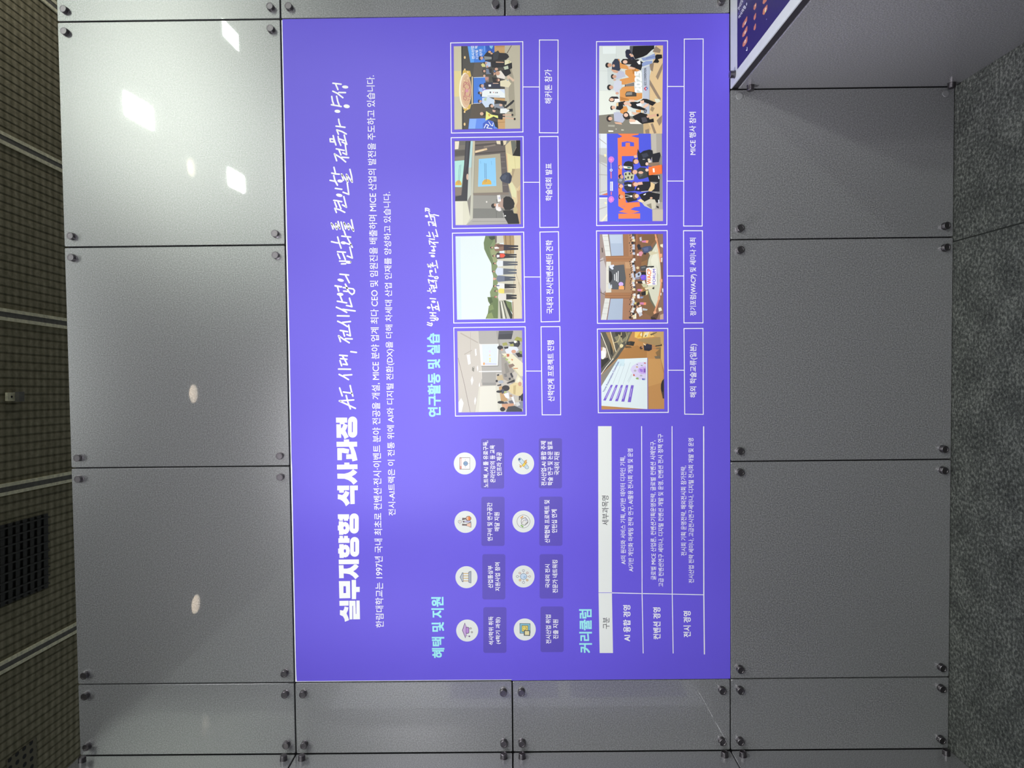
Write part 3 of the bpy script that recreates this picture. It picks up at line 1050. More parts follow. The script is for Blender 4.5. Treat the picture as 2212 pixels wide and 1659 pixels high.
A1 = '''c8bfb4 588,170 1528,158 1540,1335 607,1348
cec6bb 588,170 895,167 905,350 940,760 940,870 900,1020 835,1342 607,1348
b9b0a5 640,190 890,330 885,345 630,205
b9b0a5 690,500 800,440 805,450 690,515
l 746a62 5 600,560 690,930 775,1340
l b4aa9e 4 780,185 780,500
f8f8f4 725,515 770,508 783,640 748,657
f8f8f4 843,430 862,424 870,515 850,532
f8f8f4 782,880 805,820 822,880 800,955
f8f8f4 870,690 885,665 893,720 880,757
f8f8f4 605,1200 645,1138 680,1210 650,1342 607,1345
f8f8f4 850,1120 862,1170 845,1242 832,1182
f8f8f4 900,950 912,910 918,960 905,1002
8d8a80 805,690 838,680 830,762 800,737
e6e0d4 812,695 834,686 826,700
b1ada7 895,168 1528,160 1530,560 1300,790 1150,780 1150,920 940,920 930,660 905,350
a39f99 1150,168 1180,168 1230,500 1200,500
d9cfc4 905,350 920,350 950,860 940,870
f1f0ea 908,358 1197,354 1181,674 935,674
6d6a66 1190,354 1198,354 1183,676 935,678 935,672 1177,668
dce4f4 945,366 1172,362 1163,655 960,650
f0a860 960,640 975,615 990,640 985,660 965,660
l 8a78d0 5 990,645 1155,648
o f2d8b0 1060,520 12 16
'''.replace('1060,520', '1060 520') + '''o f4e488 1062 570 12 16
o f0d878 1062 605 10 14
o e8d0ee 1060 465 12 16
l fcfcf8 12 905,755 1225,750
a8a49d 945,775 1150,770 1150,920 950,920
989590 950,915 1150,915 1150,955 950,955
dcd8c8 905,970 1150,955 1200,980 1232,1200 1292,1338 848,1342
e6e2d4 920,975 1140,960 1180,1330 900,1340
c59d6c 1190,980 1232,962 1322,1180 1222,1192
a19a91 1222,500 1280,500 1430,740 1360,800 1460,905 1385,935 1260,865 1235,780
8e887f 1270,640 1300,620 1345,760 1290,790
3d3d43 1190,168 1395,165 1407,230 1370,287 1178,289
505058 1190,172 1390,169 1400,205 1186,215
b3aea5 1400,165 1528,160 1530,330 1370,300
e8e1c4 1230,495 1372,488 1537,632 1538,822 1500,818 1392,682 1302,562
cfc6a8 1302,562 1392,682 1500,818 1490,830 1380,700 1295,580
e8e1c4 1462,800 1537,885 1536,965 1420,918
f4efda 1470,840 1500,850 1480,905 1455,890
o a6bf6c 1305 580 22 13
o a6bf6c 1340 620 15 10
c8c890 1240,540 1300,520 1305,545 1245,550
8b7466 1325,662 1392,638 1422,670 1350,708
c06a4a 1300,500 1340,500 1342,535 1310,545
d08a58 1370,570 1395,575 1390,600 1372,590
d08a58 1400,705 1468,702 1466,715 1405,718
a5a45a 1240,345 1300,330 1322,372 1250,384
a3a250 1415,290 1450,248 1522,270 1526,322 1430,314
36373c 1325,330 1440,318 1490,380 1470,400 1400,388
a5a45a 1345,360 1400,350 1410,385 1360,392
o f2f2ee 1428 325 20 18
2b2a30 1455,300 1490,310 1500,360 1470,390
e0e3ed 1278,440 1330,392 1450,398 1478,440 1420,494 1300,492
2e2d33 1262,400 1330,393 1325,420 1278,428
o 2a292f 1210 408 42 30
o d3a184 1235 440 14 14
o d3a184 1405 465 34 26
26242a 1430,492 1520,470 1530,545 1470,548
8fa050 1480,455 1525,460 1525,500 1500,500
e3cf9c 1350,950 1420,912 1500,925 1540,980 1536,1112 1440,1102 1370,1072 1328,1032
c9b27e 1400,960 1440,950 1430,1090 1400,1075
o cf9f80 1495 935 26 32
o 2b272b 1290 995 56 42
7d7a78 1260,790 1300,785 1312,830 1275,836
c8b48e 1160,820 1240,802 1262,880 1168,882
27262b 1160,800 1195,790 1195,815 1165,818
2a2a2e 1300,920 1415,868 1422,900 1320,932
33333a 1350,785 1375,770 1400,830 1380,850
33333a 1330,850 1360,840 1362,870 1340,880
a9b0bc 1190,890 1240,880 1262,915 1215,930 1180,912
o 2c2a2e 1160 892 16 18
27262b 1165,950 1225,935 1225,958 1170,962
4a4a5c 1215,1020 1260,1005 1275,1060 1235,1078
o 222126 1195 1045 42 18
b7c870 1262,1045 1300,1040 1300,1060 1268,1064
f2f2f0 1258,1080 1330,1060 1342,1150 1290,1132
5c5a62 1225,1205 1300,1190 1330,1225 1260,1245
o 222126 1218 1200 48 20
f2f2f0 1370,1125 1400,1110 1430,1222 1410,1232
6d6c74 1330,1180 1385,1170 1410,1215 1345,1215
d7a07c 1230,1225 1400,1215 1412,1240 1300,1295 1240,1270
o d9a07c 1290 1275 30 26
o 201e22 1245 1300 38 32
3d4145 1325,1262 1420,1250 1525,1300 1530,1335 1292,1337
c9c2b0 1425,1150 1500,1130 1510,1180 1440,1190
8c8f98 1450,1200 1537,1180 1540,1290 1500,1290 1440,1260
d8d8d4 1430,1205 1480,1195 1500,1240 1450,1260
29282d 1495,1115 1540,1065 1540,1180 1510,1180
24242a 1480,1110 1500,1105 1495,1170 1480,1170
b89478 1345,1090 1375,1085 1390,1120 1350,1120'''
A2 = '''e2ecec 497,418 1335,405 1350,1472 517,1485
d6e6ec 500,430 560,430 575,1480 517,1483
7f8f60 880,412 1060,410 1060,1245 1010,1240 945,1190 938,1130 975,1060 980,930 960,850 955,760 905,660 865,580 858,500
6a7c52 880,412 1000,412 985,470 930,560 940,640 975,720 972,800 900,660 865,580 858,500
98a070 945,600 1030,560 1040,720 985,760
33402f 920,420 1000,413 1010,450 960,465 935,450
cfcab8 1005,412 1110,408 1110,500 1015,512
6d6258 1000,412 1025,412 1025,500 1005,505
b09468 1108,408 1248,407 1252,700 1130,702
8a6f48 1130,408 1142,408 1160,690 1150,690
8a6f48 1190,408 1200,408 1210,690 1200,690
cfcab4 1120,640 1250,640 1280,1240 1045,1240 1030,700
dccfb4 1245,407 1335,405 1350,1472 1225,1475 1222,1240 1255,900 1262,700
c5b69a 1262,700 1275,700 1250,1000 1235,1240 1222,1240
b4a68c 1300,1000 1308,1000 1345,1300 1345,1320
b4a68c 1270,900 1276,900 1345,1100 1345,1112
66784a 905,1195 985,1192 1045,1230 1048,1470 882,1472 912,1400 920,1330 940,1290 915,1250
4e6038 915,1210 960,1200 975,1260 940,1280
7e8f58 920,1310 970,1290 990,1350 930,1370
87975c 900,1420 960,1390 985,1460 900,1470
bcbaa6 1045,1240 1112,1236 1222,1470 1040,1473
55564e 1060,1250 1070,1250 1100,1470 1075,1470
55564e 1090,1245 1100,1245 1155,1470 1140,1472
e6e4d8 1075,1250 1085,1250 1130,1471 1112,1471
2e3428 1112,1238 1135,1238 1225,1420 1225,1472 1198,1472
6c7d4c 1135,1238 1215,1262 1226,1400 1165,1320
a8937a 1222,1260 1238,1250 1245,1472 1228,1474
''' + '\n'.join((
    person(562, 962, 990, 1118, 1300, 50, 'c99a80', '3a2a26', '8b6a56', '2b2630'),
    'eceae6 995,555 1050,550 1055,575 1000,580', '6b4a3e 1020,530 1100,520 1118,545 1040,560',
    person(668, 990, 1010, 1130, 1280, 40, 'c99a80', '3f2c28', '3a3236', '2b2a2e'), 'e8553c 1065,640 1120,640 1135,665 1110,690 1068,690', 'eeeae6 1025,655 1060,655 1060,685 1025,690',
    person(765, 1000, 1022, 1110, 1292, 42, 'd3a58c', '3a2c2a', 'e2e5e8', '585c64'),
    person(868, 985, 1010, 1112, 1280, 52, 'c99a80', '4a3a36', 'd4dbe8', '5f6570'),
    person(960, 1008, 1022, 1130, 1265, 42, 'c9a08a', '3a3034', '6d7488', '4c5260'), 'e0a890 975,950 1000,945 1005,975 985,980',
    person(1055, 1000, 1022, 1128, 1272, 40, 'd3a58c', '3a2c2a', 'e8e8e4', '26262c'), '5a5a86 1020,1040 1060,1045 1060,1056 1022,1056',
    person(1118, 1018, 1045, 1125, 1255, 34, 'd3a58c', '4a342a', 'ead96a', 'a89a86'),
    person(1192, 1015, 1040, 1150, 1280, 46, 'd0a08c', '9a5a50', 'e0d9d2', '2a2a2e')))
A3 = '''8c877f 165,182 1232,172 1245,1540 180,1558
6f6a62 165,182 430,180 370,1165 175,1165
7d756a 165,260 340,250 330,320 168,330
5a544e 170,345 335,330 328,420 168,430
f6ebd2 170,192 240,190 236,250 226,318 170,322
8a8276 168,450 330,430 328,500 166,510
b8eade 166,512 328,498 280,938 172,936
e8b440 175,908 180,860 205,832 235,822 262,838 280,880 276,906
l 5a7a9e 5 245,580 222,880
l 5a7a9e 5 270,572 240,885
l 9ad0d0 3 180,540 186,600
8a7a6c 172,940 282,936 275,1068 178,1070
35343a 345,190 428,188 400,560 372,1160 175,1165 180,1090 275,1070 300,880
47464c 355,200 400,196 370,560 330,700
o d8b8a0 375 770 18 50
bcdcdc 428,188 462,186 440,620 395,620
c9ccc0 395,620 440,620 432,1060 372,1165
c9c6b4 462,186 497,186 470,1040 462,1445 380,1560 350,1558 415,1440 432,1060
d9c9a8 470,186 497,186 490,420 462,430
e6e2ce 175,1168 370,1165 420,1440 352,1556 182,1556
dedac4 300,1180 372,1165 420,1440 352,1556 300,1556
6a5f5a 497,186 1000,182 1000,400 497,418
877a70 500,210 980,186 980,200 500,232
4e4744 500,250 990,215 990,235 500,268
e9c79c 500,345 690,300 700,330 500,382
efd9b4 500,355 640,325 645,345 500,372
8a7c72 640,270 830,235 835,262 640,300
4e4744 500,385 990,345 990,365 500,402
f2e2c4 845,185 910,183 915,240 855,235
f0ddb8 955,182 1015,180 1000,240 965,255
3a3638 915,183 950,182 960,258 925,265
b4ab93 495,432 908,390 950,1020 478,1032
a39a82 905,395 912,390 955,1020 946,1024
92d0fb 560,480 830,458 846,918 548,930
e4b44c 610,897 618,850 645,820 690,806 735,815 762,845 768,893
l 4a6f94 6 655,548 660,790
l 4a6f94 6 678,552 682,850
l c09050 6 660,800 662,870
l 6aa0cc 4 585,510 592,555
l 6aa0cc 4 762,510 770,580
l 6aa0cc 3 812,830 815,870
655c5a 910,395 1002,392 1052,1022 952,1024
7d7270 915,440 985,438 987,452 917,455
7d7270 920,520 990,518 992,530 922,534
7d7270 930,620 1000,618 1002,630 932,634
7d7270 940,900 1030,898 1032,912 942,914
8a7c70 465,1035 955,1022 1050,1030 1050,1060 470,1070
9a978f 470,1075 880,1080 955,1285 470,1285
7e7d77 470,1285 955,1290 990,1442 465,1445
6c6b66 840,1290 850,1290 852,1440 842,1440
b0aca5 465,1445 985,1440 1035,1535 350,1557
9a968f 465,1490 1000,1490 1010,1500 440,1502
o efe6dc 688 1178 12 14
dcc99e 990,262 1080,178 1235,176 1243,1540 1215,1535 1100,1110 1042,900
e2b98c 1000,400 1020,395 1045,690 1030,690
eadfa8 1018,380 1112,425 1235,438 1235,625 1150,640 1060,705 1042,690
cfc088 1140,440 1146,440 1160,640 1154,640
6e7066 1080,182 1160,180 1172,280 1112,422
1c1a1a 1165,178 1235,176 1236,436 1110,426 1172,290
c9b692 1150,640 1236,640 1240,900 1180,962 1100,862 1085,760
b09c7c 1100,640 1150,640 1120,760 1098,800
e2dfb0 1060,880 1108,858 1170,1000 1165,1112 1100,1085
c4a480 1180,1000 1240,962 1243,1536 1215,1530 1140,1300 1190,1180
d9bc94 1200,960 1240,900 1240,975 1195,1010
3d4355 900,790 940,725 1010,695 1065,705 1100,760 1090,840 1060,885 980,862 930,842
4e5668 930,770 985,730 1020,750 990,820 940,810
30354a 1050,720 1100,760 1075,870 1050,850
b6998a 900,1150 965,1115 975,1290 905,1262
1d1c1e 960,1120 1000,1088 1060,1092 1120,1140 1145,1205 1130,1270 1070,1310 990,1312 955,1250
1c1b1c 952,1318 1110,1312 1130,1365 1190,1370 1222,1532 1040,1536 985,1440
c8b88a 1120,1280 1170,1250 1195,1310 1165,1368 1130,1360
o f4f2ee 990 1405 13 12
l e8e6e2 6 958,1360 968,1425
f2efea 858,1070 908,1064 922,1168 870,1180
c9c6dc 880,1100 905,1095 910,1130 885,1135
l 2c2a2c 6 850,1140 862,1195
eadfdc 825,1215 880,1198 932,1312 892,1330 845,1312
c99b82 870,1210 895,1215 910,1260 880,1260
o 2c2522 800 1242 38 38
o d0a288 826 1228 20 24
f4ecea 835,1270 880,1275 930,1320 890,1332 845,1310'''
A4 = '''4a4640 145,217 1180,200 1183,1500 157,1515
c9c0a4 145,217 262,215 275,1510 157,1515
e0cf90 150,600 258,600 266,1000 154,1000
33312e 262,215 285,215 298,1510 275,1510
5c544c 470,460 600,460 600,700 440,690
54493e 440,1115 640,1110 660,1340 390,1345
f0e8c8 340,620 350,600 345,1210 330,1200
d6b050 290,590 400,600 420,680 400,700 280,650
d6b050 285,1180 420,1110 400,1190 320,1230
o f5ecd0 322 908 94 280
o dcb898 336 908 84 270
o d4ac88 346 908 72 230
l b05866 7 300,860 312,820 345,800 385,830 405,890 400,950 380,1000 330,990 325,940 360,900 395,860 375,790 340,780
l b05866 7 300,990 300,1040 330,1060 350,1020 310,1000 330,870 300,850 300,800 325,770 345,800
l b05866 6 360,1060 385,1050 395,1000 405,930 400,850 385,780 370,750
o d490a0 350 910 25 25
o f8e2b0 310 750 8 8
o f8e2b0 365 712 8 8
o f8e2b0 285 915 8 8
o f8e2b0 400 1030 8 8
ead2a4 425,690 442,690 442,1122 425,1122
4079d6 455,705 640,700 640,1100 455,1108
5a94e8 520,860 620,800 640,900 560,960
d8e0ec 450,700 640,694 640,702 455,708
d8e0ec 448,1105 560,1100 560,1108 450,1112
3d7fdf 360,217 780,208 780,430 600,466 405,472
5aa0ee 365,217 470,215 460,470 405,472
2c58b8 640,210 780,208 780,300 660,330
80c0e0 700,208 760,208 740,260 710,240
l c8dcf2 4 625,215 620,300
5f8ae6 390,1345 625,1340 760,1390 832,1502 372,1506
84acf0 395,1350 500,1348 480,1500 380,1502
3f5cc0 600,1420 680,1360 765,1400 770,1500 600,1502
l eef2fa 12 620,1490 650,1430 690,1450 660,1490 740,1500
l eef2fa 10 690,1390 720,1440 750,1460 760,1410
c79c68 780,210 945,205 945,420 860,330 780,300
a87c48 800,220 940,218 940,226 800,230
c79c68 770,1020 945,1030 945,1120 780,1090
c79c68 830,1345 945,1335 945,1505 835,1505
a87c48 835,1400 945,1395 945,1403 838,1408
bcb39e 940,205 1180,200 1183,1500 945,1505
a29a86 1010,440 1080,700 1110,1300 1050,1330 1000,1000
5e4a44 1040,205 1050,205 980,330 970,325
o f4d090 318 392 13 22
o f4d090 318 580 13 16
o f4cc9c 365 620 12 14
o f4cc9c 362 1190 12 14
o f4d090 315 1240 13 16
o f4d090 315 1432 14 24
3a3a48 560,860 600,800 640,1000 560,1000
8fb0e8 535,880 590,850 600,940 540,920
o 2c2424 545 945 24 22
o d0a48c 565 945 16 18
eaeeee 590,886 940,884 946,1022 585,1006
8a80d8 590,886 730,886 620,900 592,925
d6e0f2 850,885 940,885 942,960
4a4e58 703,925 728,925 726,948 706,948
d08878 760,928 775,928 775,944 760,944
4a4e58 795,930 806,930 806,950 795,950
4a4e58 815,930 832,930 830,950 818,950
l 6a80b8 6 675,992 860,996
26242a 600,385 650,320 690,282 735,300 770,335 835,282 860,320 960,325 990,345 1010,385 960,430 760,445 640,450
3a3a40 760,320 830,290 850,330 830,420 760,440
8c8e8c 615,372 735,385 735,420 625,430
o d9a888 705 305 22 18
o d9a888 735 330 18 14
o 30282a 555 405 20 32
o d0a08a 580 402 22 26
d8d28a 570,505 600,478 635,500 640,540 590,540
b9c4dc 640,455 720,468 722,532 650,552
o 2e2828 630 478 18 20
o d0a08a 648 480 18 18
o d0a08a 670 535 16 16
1f1d22 722,452 930,445 945,545 740,548
l dcae90 14 808,465 920,468
6d7a90 650,568 720,578 726,650 650,652
2c2a2c 690,560 740,570 735,640 700,630
o 3a302e 600 605 14 22
o d0a08a 622 605 18 18
8c7a74 640,690 695,692 692,772 636,764
o d8a890 622 678 18 18
o c08a80 660 720 28 24
2c3044 615,790 740,778 872,795 876,872 620,862
f0f2f6 686,816 726,814 727,845 690,848
o 2e2626 570 835 26 30
o d0a48c 592 835 24 24
d8d0e0 600,855 640,880 600,890
1c1a1e 740,700 870,720 900,790 870,820 760,780
l d8b098 12 760,795 840,795
c9d6ea 588,1022 690,1010 780,1050 776,1152 640,1172 588,1102
b4c8a0 620,1030 660,1020 650,1070 620,1065
24262c 780,1050 975,1075 965,1130 800,1112
o 2c2626 540 1075 18 26
o d0a48c 562 1078 22 20
202226 930,1175 1075,1052 1092,1070 1060,1110 965,1185
8b909a 775,1120 870,1110 935,1180 862,1222 780,1182
2c2c34 800,1170 900,1200 870,1225 790,1200
o 2c2424 728 1150 36 36
o d8ae94 742 1150 24 24
e9ebeb 870,1190 960,1186 1004,1222 960,1262 868,1262
o dcb29a 880 1135 26 18
2a282c 1005,1195 1064,1192 1064,1236 1008,1240
l eaeaea 18 975,1220 1005,1218
1e1c22 745,1250 860,1275 908,1282 906,1362 830,1355 760,1330
d8b098 748,1205 800,1220 790,1245 755,1240
e6e682 650,1228 735,1285 835,1300 838,1342 765,1312 640,1376
d0a050 680,1275 710,1270 715,1305 690,1310
o 2c2424 615 1272 28 30
o d8ae94 582 1270 28 26
l d8b098 18 915,1290 1055,1288
l d8b098 18 915,1330 1090,1350
o 2a2626 1060 1288 16 16
o 2a2626 1095 1352 16 18
1c1a1e 890,600 1010,560 1040,640 960,690 900,670
e8ded4 795,625 880,598 948,690 940,732 820,705
o c89a80 830 640 36 32
o 3a2e2c 790 570 18 24
o d0a48c 810 575 26 22
o d0a48c 770 650 22 20
o 3a2e2c 752 650 18 20
6a7aa0 770,590 800,600 790,625 768,615
e2d9b8 868,760 985,735 1042,800 1000,860 870,842
o d8a890 838 745 26 22
o 5a3a34 818 745 16 22
d9bba2 975,690 1000,670 1095,745 1070,775 1010,718 985,740
4a78c8 970,745 990,740 985,760
1c1a1e 930,500 1050,470 1056,560 960,610
c0c8b0 920,540 990,520 1000,570 940,585
e4deba 940,440 1000,432 1052,470 940,512
c0a860 1000,455 1025,460 1010,480
2b2a30 765,1385 830,1400 838,1500 790,1470'''
A5 = '''c28c50 205,205 1235,197 1243,1460 220,1468
cc9858 980,640 1180,640 1230,900 1200,1030 970,1100
b07c42 520,520 800,420 960,520 960,625 490,640
57544a 205,205 720,200 640,400 540,540 490,620 215,900
7a7062 215,300 300,420 350,640 280,720 215,640
2e2c26 215,660 330,620 345,660 215,800
2e2c26 350,300 400,500 405,600 370,560
a8895a 290,210 372,207 440,420 425,560 375,400
3a372e 440,207 560,204 520,270 460,280
8a8468 430,290 600,220 690,210 640,330 500,420
4a463a 545,210 640,206 640,260 560,330
l ece6d0 11 212,222 300,440 368,655
l efe2bc 12 368,207 420,400 460,540
l c2b080 14 425,380 490,360 520,290 500,250
l c2b080 12 545,215 540,330 560,370
l b0a478 10 620,206 640,300 610,390
l 8a8058 8 690,205 690,260 640,380
o 2a2620 545 280 12 16
9a8c70 380,650 520,430 540,460 410,660
l f4f0e4 10 216,890 300,770 412,640
8b8479 218,905 480,650 492,665 220,1085
ede6dc 212,465 250,450 290,470 302,530 290,612 245,650 215,640
f6f2ee 215,510 280,520 285,600 240,640 216,630
c09a7a 212,455 240,452 235,500 212,520
e6d8a4 518,415 545,396 578,415 570,448 540,465 516,440
2b2924 640,362 700,355 765,366 742,432 630,416
444038 660,370 690,366 690,410 655,408
6a5030 600,430 690,435 720,460 610,470
f2c862 765,202 1000,199 1085,282 820,312 760,290
e6a838 790,300 850,204 905,202 890,285
f6e8b8 850,240 880,210 890,260 860,280
a87c3c 885,202 905,202 890,300 875,300
efe0b4 930,215 1000,202 965,285 900,285
8a7444 930,260 955,250 950,280 925,285
e9bf74 1000,199 1060,199 1050,290 990,290
a88a5c 1030,310 1180,285 1185,470 1120,430 820,350 820,325
c9a468 1050,200 1235,197 1235,420 1190,400 1180,290 1080,280
6a5a40 1010,240 1120,205 1125,215 1030,262
8a6a40 1100,540 1185,470 1200,640 1150,640
d8ae6c 1190,400 1236,420 1240,830 1185,645
e4f0f2 490,645 965,625 968,1462 220,1407 218,1087
d2e8ee 490,645 600,640 590,760 420,760
8c7ab0 966,625 976,625 984,1462 970,1462
7c5fd0 373,1066 407,1066 290,1322 248,1320
7c5fd0 453,1067 488,1067 385,1328 344,1326
7c5fd0 538,1068 572,1069 487,1334 442,1331
7c5fd0 620,1069 658,1071 592,1341 543,1338
7c5fd0 703,1071 747,1073 698,1349 647,1346
l e6def8 7 370,1110 290,1280
l e6def8 7 450,1115 380,1285
l e6def8 8 540,1115 470,1290
l e6def8 7 625,1115 570,1290
l e6def8 7 712,1130 685,1260
l a8b4bc 4 405,1050 540,720
l a8b4bc 4 490,1050 600,720
l a8b4bc 4 572,1050 690,700
l a8b4bc 4 645,1010 710,890
l a8b4bc 4 660,1030 720,900
ddd4f2 950,985 820,980 740,900 690,820 720,760 820,700 950,690
e6f0f4 950,690 860,700 900,640 960,640
cdb0ec 945,888 870,890 822,860 808,830 830,795 880,770 945,768
9a6ad8 840,800 890,812 890,860 850,850
8a5fb8 905,800 938,800 938,865 905,865
l ddd4f2 3 865,800 865,860
d0605a 735,890 760,895 765,925 735,920
8fb060 775,960 800,945 825,950 825,978 790,975
5a60c0 880,960 930,958 930,988 885,988
l e4f0f2 6 905,970 930,970
d0a858 780,765 815,768 815,785 785,782
o b8b4bc 768 835 22 16
o b8b4bc 865 915 22 14
8a8a9a 790,725 815,728 812,742 792,738
8a9a8a 860,742 890,745 888,760 862,755
d0605a 910,702 945,706 945,720 912,718
2b2a3c 905,425 975,400 1042,415 1042,490 995,516 915,505
211f2c 915,470 1030,470 1000,514 920,505
o 4a3022 868 462 26 26
o c08a68 885 450 14 16
ecd8b0 900,385 940,410 940,430 905,405
2b2a3c 950,395 975,395 975,420 950,425
l b07c58 14 1045,440 1100,440
l b07c58 14 1045,470 1105,475
l 2c2622 15 1105,435 1195,420
8a7250 1110,460 1190,460 1190,485 1110,485
l 2c2622 12 1195,405 1200,430
l 8a6438 3 1185,640 1235,860
7a6a54 1080,600 1170,590 1180,640 1100,640
2a2420 1236,965 1205,1005 1188,1060 1186,1130 1200,1200 1218,1285 1238,1290
5a4638 1205,1180 1225,1180 1225,1270 1215,1275'''
A6 = '''8b6347 185,155 1195,150 1203,1513 200,1520
9c8a82 185,155 228,157 285,505 300,830 280,1150 208,1518 200,1520
bcb4b4 190,560 240,520 290,700 285,1050 230,1100 195,1000
6a5a54 250,560 280,555 190,590 190,575
6a5a54 195,1070 270,1110 272,1122 195,1085
3a302c 218,370 232,370 238,445 226,445
d9d9d3 228,158 318,156 365,502 282,502
7a6c60 318,156 330,155 374,502 364,502
l 8a8078 3 240,190 325,190
l 8a8078 3 255,255 335,255
l 8a8078 3 265,340 345,340
l 8a8078 3 275,420 355,420
d9d9d3 272,1175 352,1178 298,1519 208,1519
7a4a34 352,1178 362,1178 308,1519 296,1519
l 8a8078 3 260,1250 345,1252
l 8a8078 3 245,1330 330,1335
l 8a8078 3 225,1420 315,1425
a9b6c9 335,158 556,155 566,495 374,500
a9b6c9 362,1182 560,1180 548,1518 308,1520
b8c4d4 350,170 540,165 540,300 365,300
9c6f4e 566,155 720,150 720,505 570,505
a97b59 640,155 720,150 720,505 650,505
a5775a 562,1180 700,1180 682,1518 550,1518
a6744e 280,510 705,505 705,588 292,590
a6744e 275,1085 705,1090 702,1168 270,1168
8e6040 292,548 705,545 705,552 292,556
8e6040 272,1125 705,1128 705,1136 272,1134
d9d5c8 292,592 366,592 372,1082 285,1085
l 9a9488 3 300,730 340,730
l 9a9488 3 300,940 340,940
a97f5b 372,592 700,588 702,1085 375,1085
c0966e 590,600 690,600 700,700 600,700
6a5240 575,640 605,850 590,1040 575,1040
55575a 332,662 575,637 602,850 576,1037 385,1032 332,900
232224 335,735 370,750 392,810 388,870 362,915 335,930
l f2f2f0 11 424,795 428,885
l f2f2f0 13 455,770 455,900
l f2f2f0 11 483,745 478,915
o cfaef2 526 950 38 34
f2a868 492,985 535,970 575,985 575,1035 490,1032
d8dcee 350,650 410,640 420,660 395,680 410,710 385,720 340,680
c4ccd8 330,940 345,935 350,1030 328,1020
c4ccd8 365,960 382,955 385,1010 368,1015
835a3e 720,150 900,152 880,330 850,560 840,750 850,1000 880,1180 920,1400 760,1518 682,1518 705,1100 715,800
6a4830 735,155 760,155 750,500 745,900 760,1200 740,1500 725,1500 745,1200 725,800
a06a44 770,160 790,160 780,500 775,700
7a5a3c 880,155 1060,155 1090,240 1010,320 945,560 850,600 870,380
906842 850,600 945,560 930,660 850,720
806040 860,1060 965,1050 1085,1345 1020,1480 900,1400 880,1200
9c7448 850,1000 960,1010 965,1060 870,1100
d6d4be 945,655 965,560 1010,430 1098,275 1140,450 1160,700 1160,1000 1135,1150 1085,1342 1000,1180 955,1010
e2e0cc 1000,560 1080,400 1120,560 1130,800 1020,690
6b6a58 1088,268 1102,282 1015,430 965,560 950,655 940,655 955,540 1000,410
6b6a58 945,1035 962,1035 1010,1190 1088,1335 1075,1355 985,1210
l e09a70 24 1075,165 1130,400 1168,680 1166,950 1132,1180 1060,1400
8d6c5c 1110,155 1195,150 1203,1513 1085,1515 1150,1180 1185,950 1188,700 1150,400
7a5a4c 1150,600 1197,600 1200,1000 1180,1000
5a4234 1060,1425 1140,1400 1100,1500 1000,1500 1000,1475
3a2c26 1000,1475 1060,1480 1100,1515 1010,1515
c8a890 1150,1440 1203,1420 1203,1513 1145,1515
e0a078 1070,215 1110,225 1105,265 1072,250
e8a880 1130,470 1180,465 1180,520 1130,520
e8a880 1145,870 1185,870 1185,920 1145,915
e8a880 1115,1140 1150,1145 1145,1200 1112,1195
e8a880 1040,1390 1085,1375 1090,1410 1050,1430
f0e2c0 1150,320 1195,310 1195,370 1155,350
f0e8c8 1120,1330 1165,1320 1180,1370 1130,1385
e8e4e0 1165,530 1185,530 1180,600 1168,600
e8e4e0 1180,1020 1200,1020 1200,1080 1185,1075
e8e4e0 1155,1090 1172,1090 1168,1130 1155,1130
d080a8 860,260 925,252 922,290 858,282
f0986a 925,252 965,254 952,296 920,290
d088c0 790,1030 850,1028 845,1064 788,1056
f0987a 845,1030 876,1030 862,1066 842,1064
d080a8 830,1240 890,1240 888,1280 828,1272
f0906a 890,1240 928,1242 922,1282 886,1280
b8bcc0 820,210 850,195 858,260 830,265
47506e 850,375 905,350 1000,340 1025,385 960,450 885,452
5a6488 880,380 960,360 960,420 900,430
o 26242a 808 345 28 32
26262c 790,370 850,360 850,400 800,405
d890a0 810,440 850,425 880,450 850,505 815,500
f0e4e0 780,465 810,462 808,500 780,495
2a2630 880,455 930,450 925,480 890,478
cfc6a4 960,440 1010,425 1095,442 1110,420 1118,460 1040,480 990,492
4a4a4c 830,665 920,648 940,705 900,742 835,735
7a7a78 850,680 910,670 915,690 852,700
o e0c8a0 792 690 24 22
1e1d20 925,668 1050,660 1052,682 940,692
1c1b1e 850,755 920,758 925,800 850,802
b9c4d8 755,790 830,748 850,790 830,830 760,850
3a3a44 790,780 820,775 825,810 795,815
8a8aa0 760,850 830,840 820,870 770,878
6f5be0 832,840 850,805 895,798 925,815 925,875 890,888 850,880
l e08088 5 845,850 890,850
l e08088 4 865,825 905,830
e8e6da 855,905 900,890 925,960 880,950
c9c5a0 850,950 920,940 960,1000 880,1000
2a2826 805,905 860,905 862,940 810,942
o 2c2626 795 920 18 18
o e0b898 778 925 14 16
e6dab6 900,1010 1020,988 1030,1015 920,1042
2a2522 1020,1015 1055,990 1055,1030 1035,1030
d8cf98 905,1060 962,1050 950,1112 912,1132
201e20 845,1085 920,1055 922,1125 855,1132
o 2c2828 812 1105 24 28
e8e8ec 780,1120 820,1110 825,1180 785,1175
8a98b8 830,1145 885,1150 870,1175 835,1180
f0f0ee 775,1335 855,1308 865,1395 800,1422 768,1372
c8c8d0 800,1400 855,1400 870,1440 820,1470
e0b090 760,1320 790,1300 800,1330
2a2826 770,1265 810,1230 825,1280 790,1290
d8c878 735,1240 770,1235 770,1270 738,1270
e8e4b0 705,1320 735,1300 755,1340 725,1360
o e0b898 825 1290 18 16
b8bcc0 870,1330 950,1350 940,1370 870,1370
f2ead8 720,1440 770,1410 770,1500 720,1505
2a2420 650,1470 690,1455 690,1500 660,1500
2a2420 675,1390 705,1385 705,1440 668,1440
'''
_r = random.Random(3)
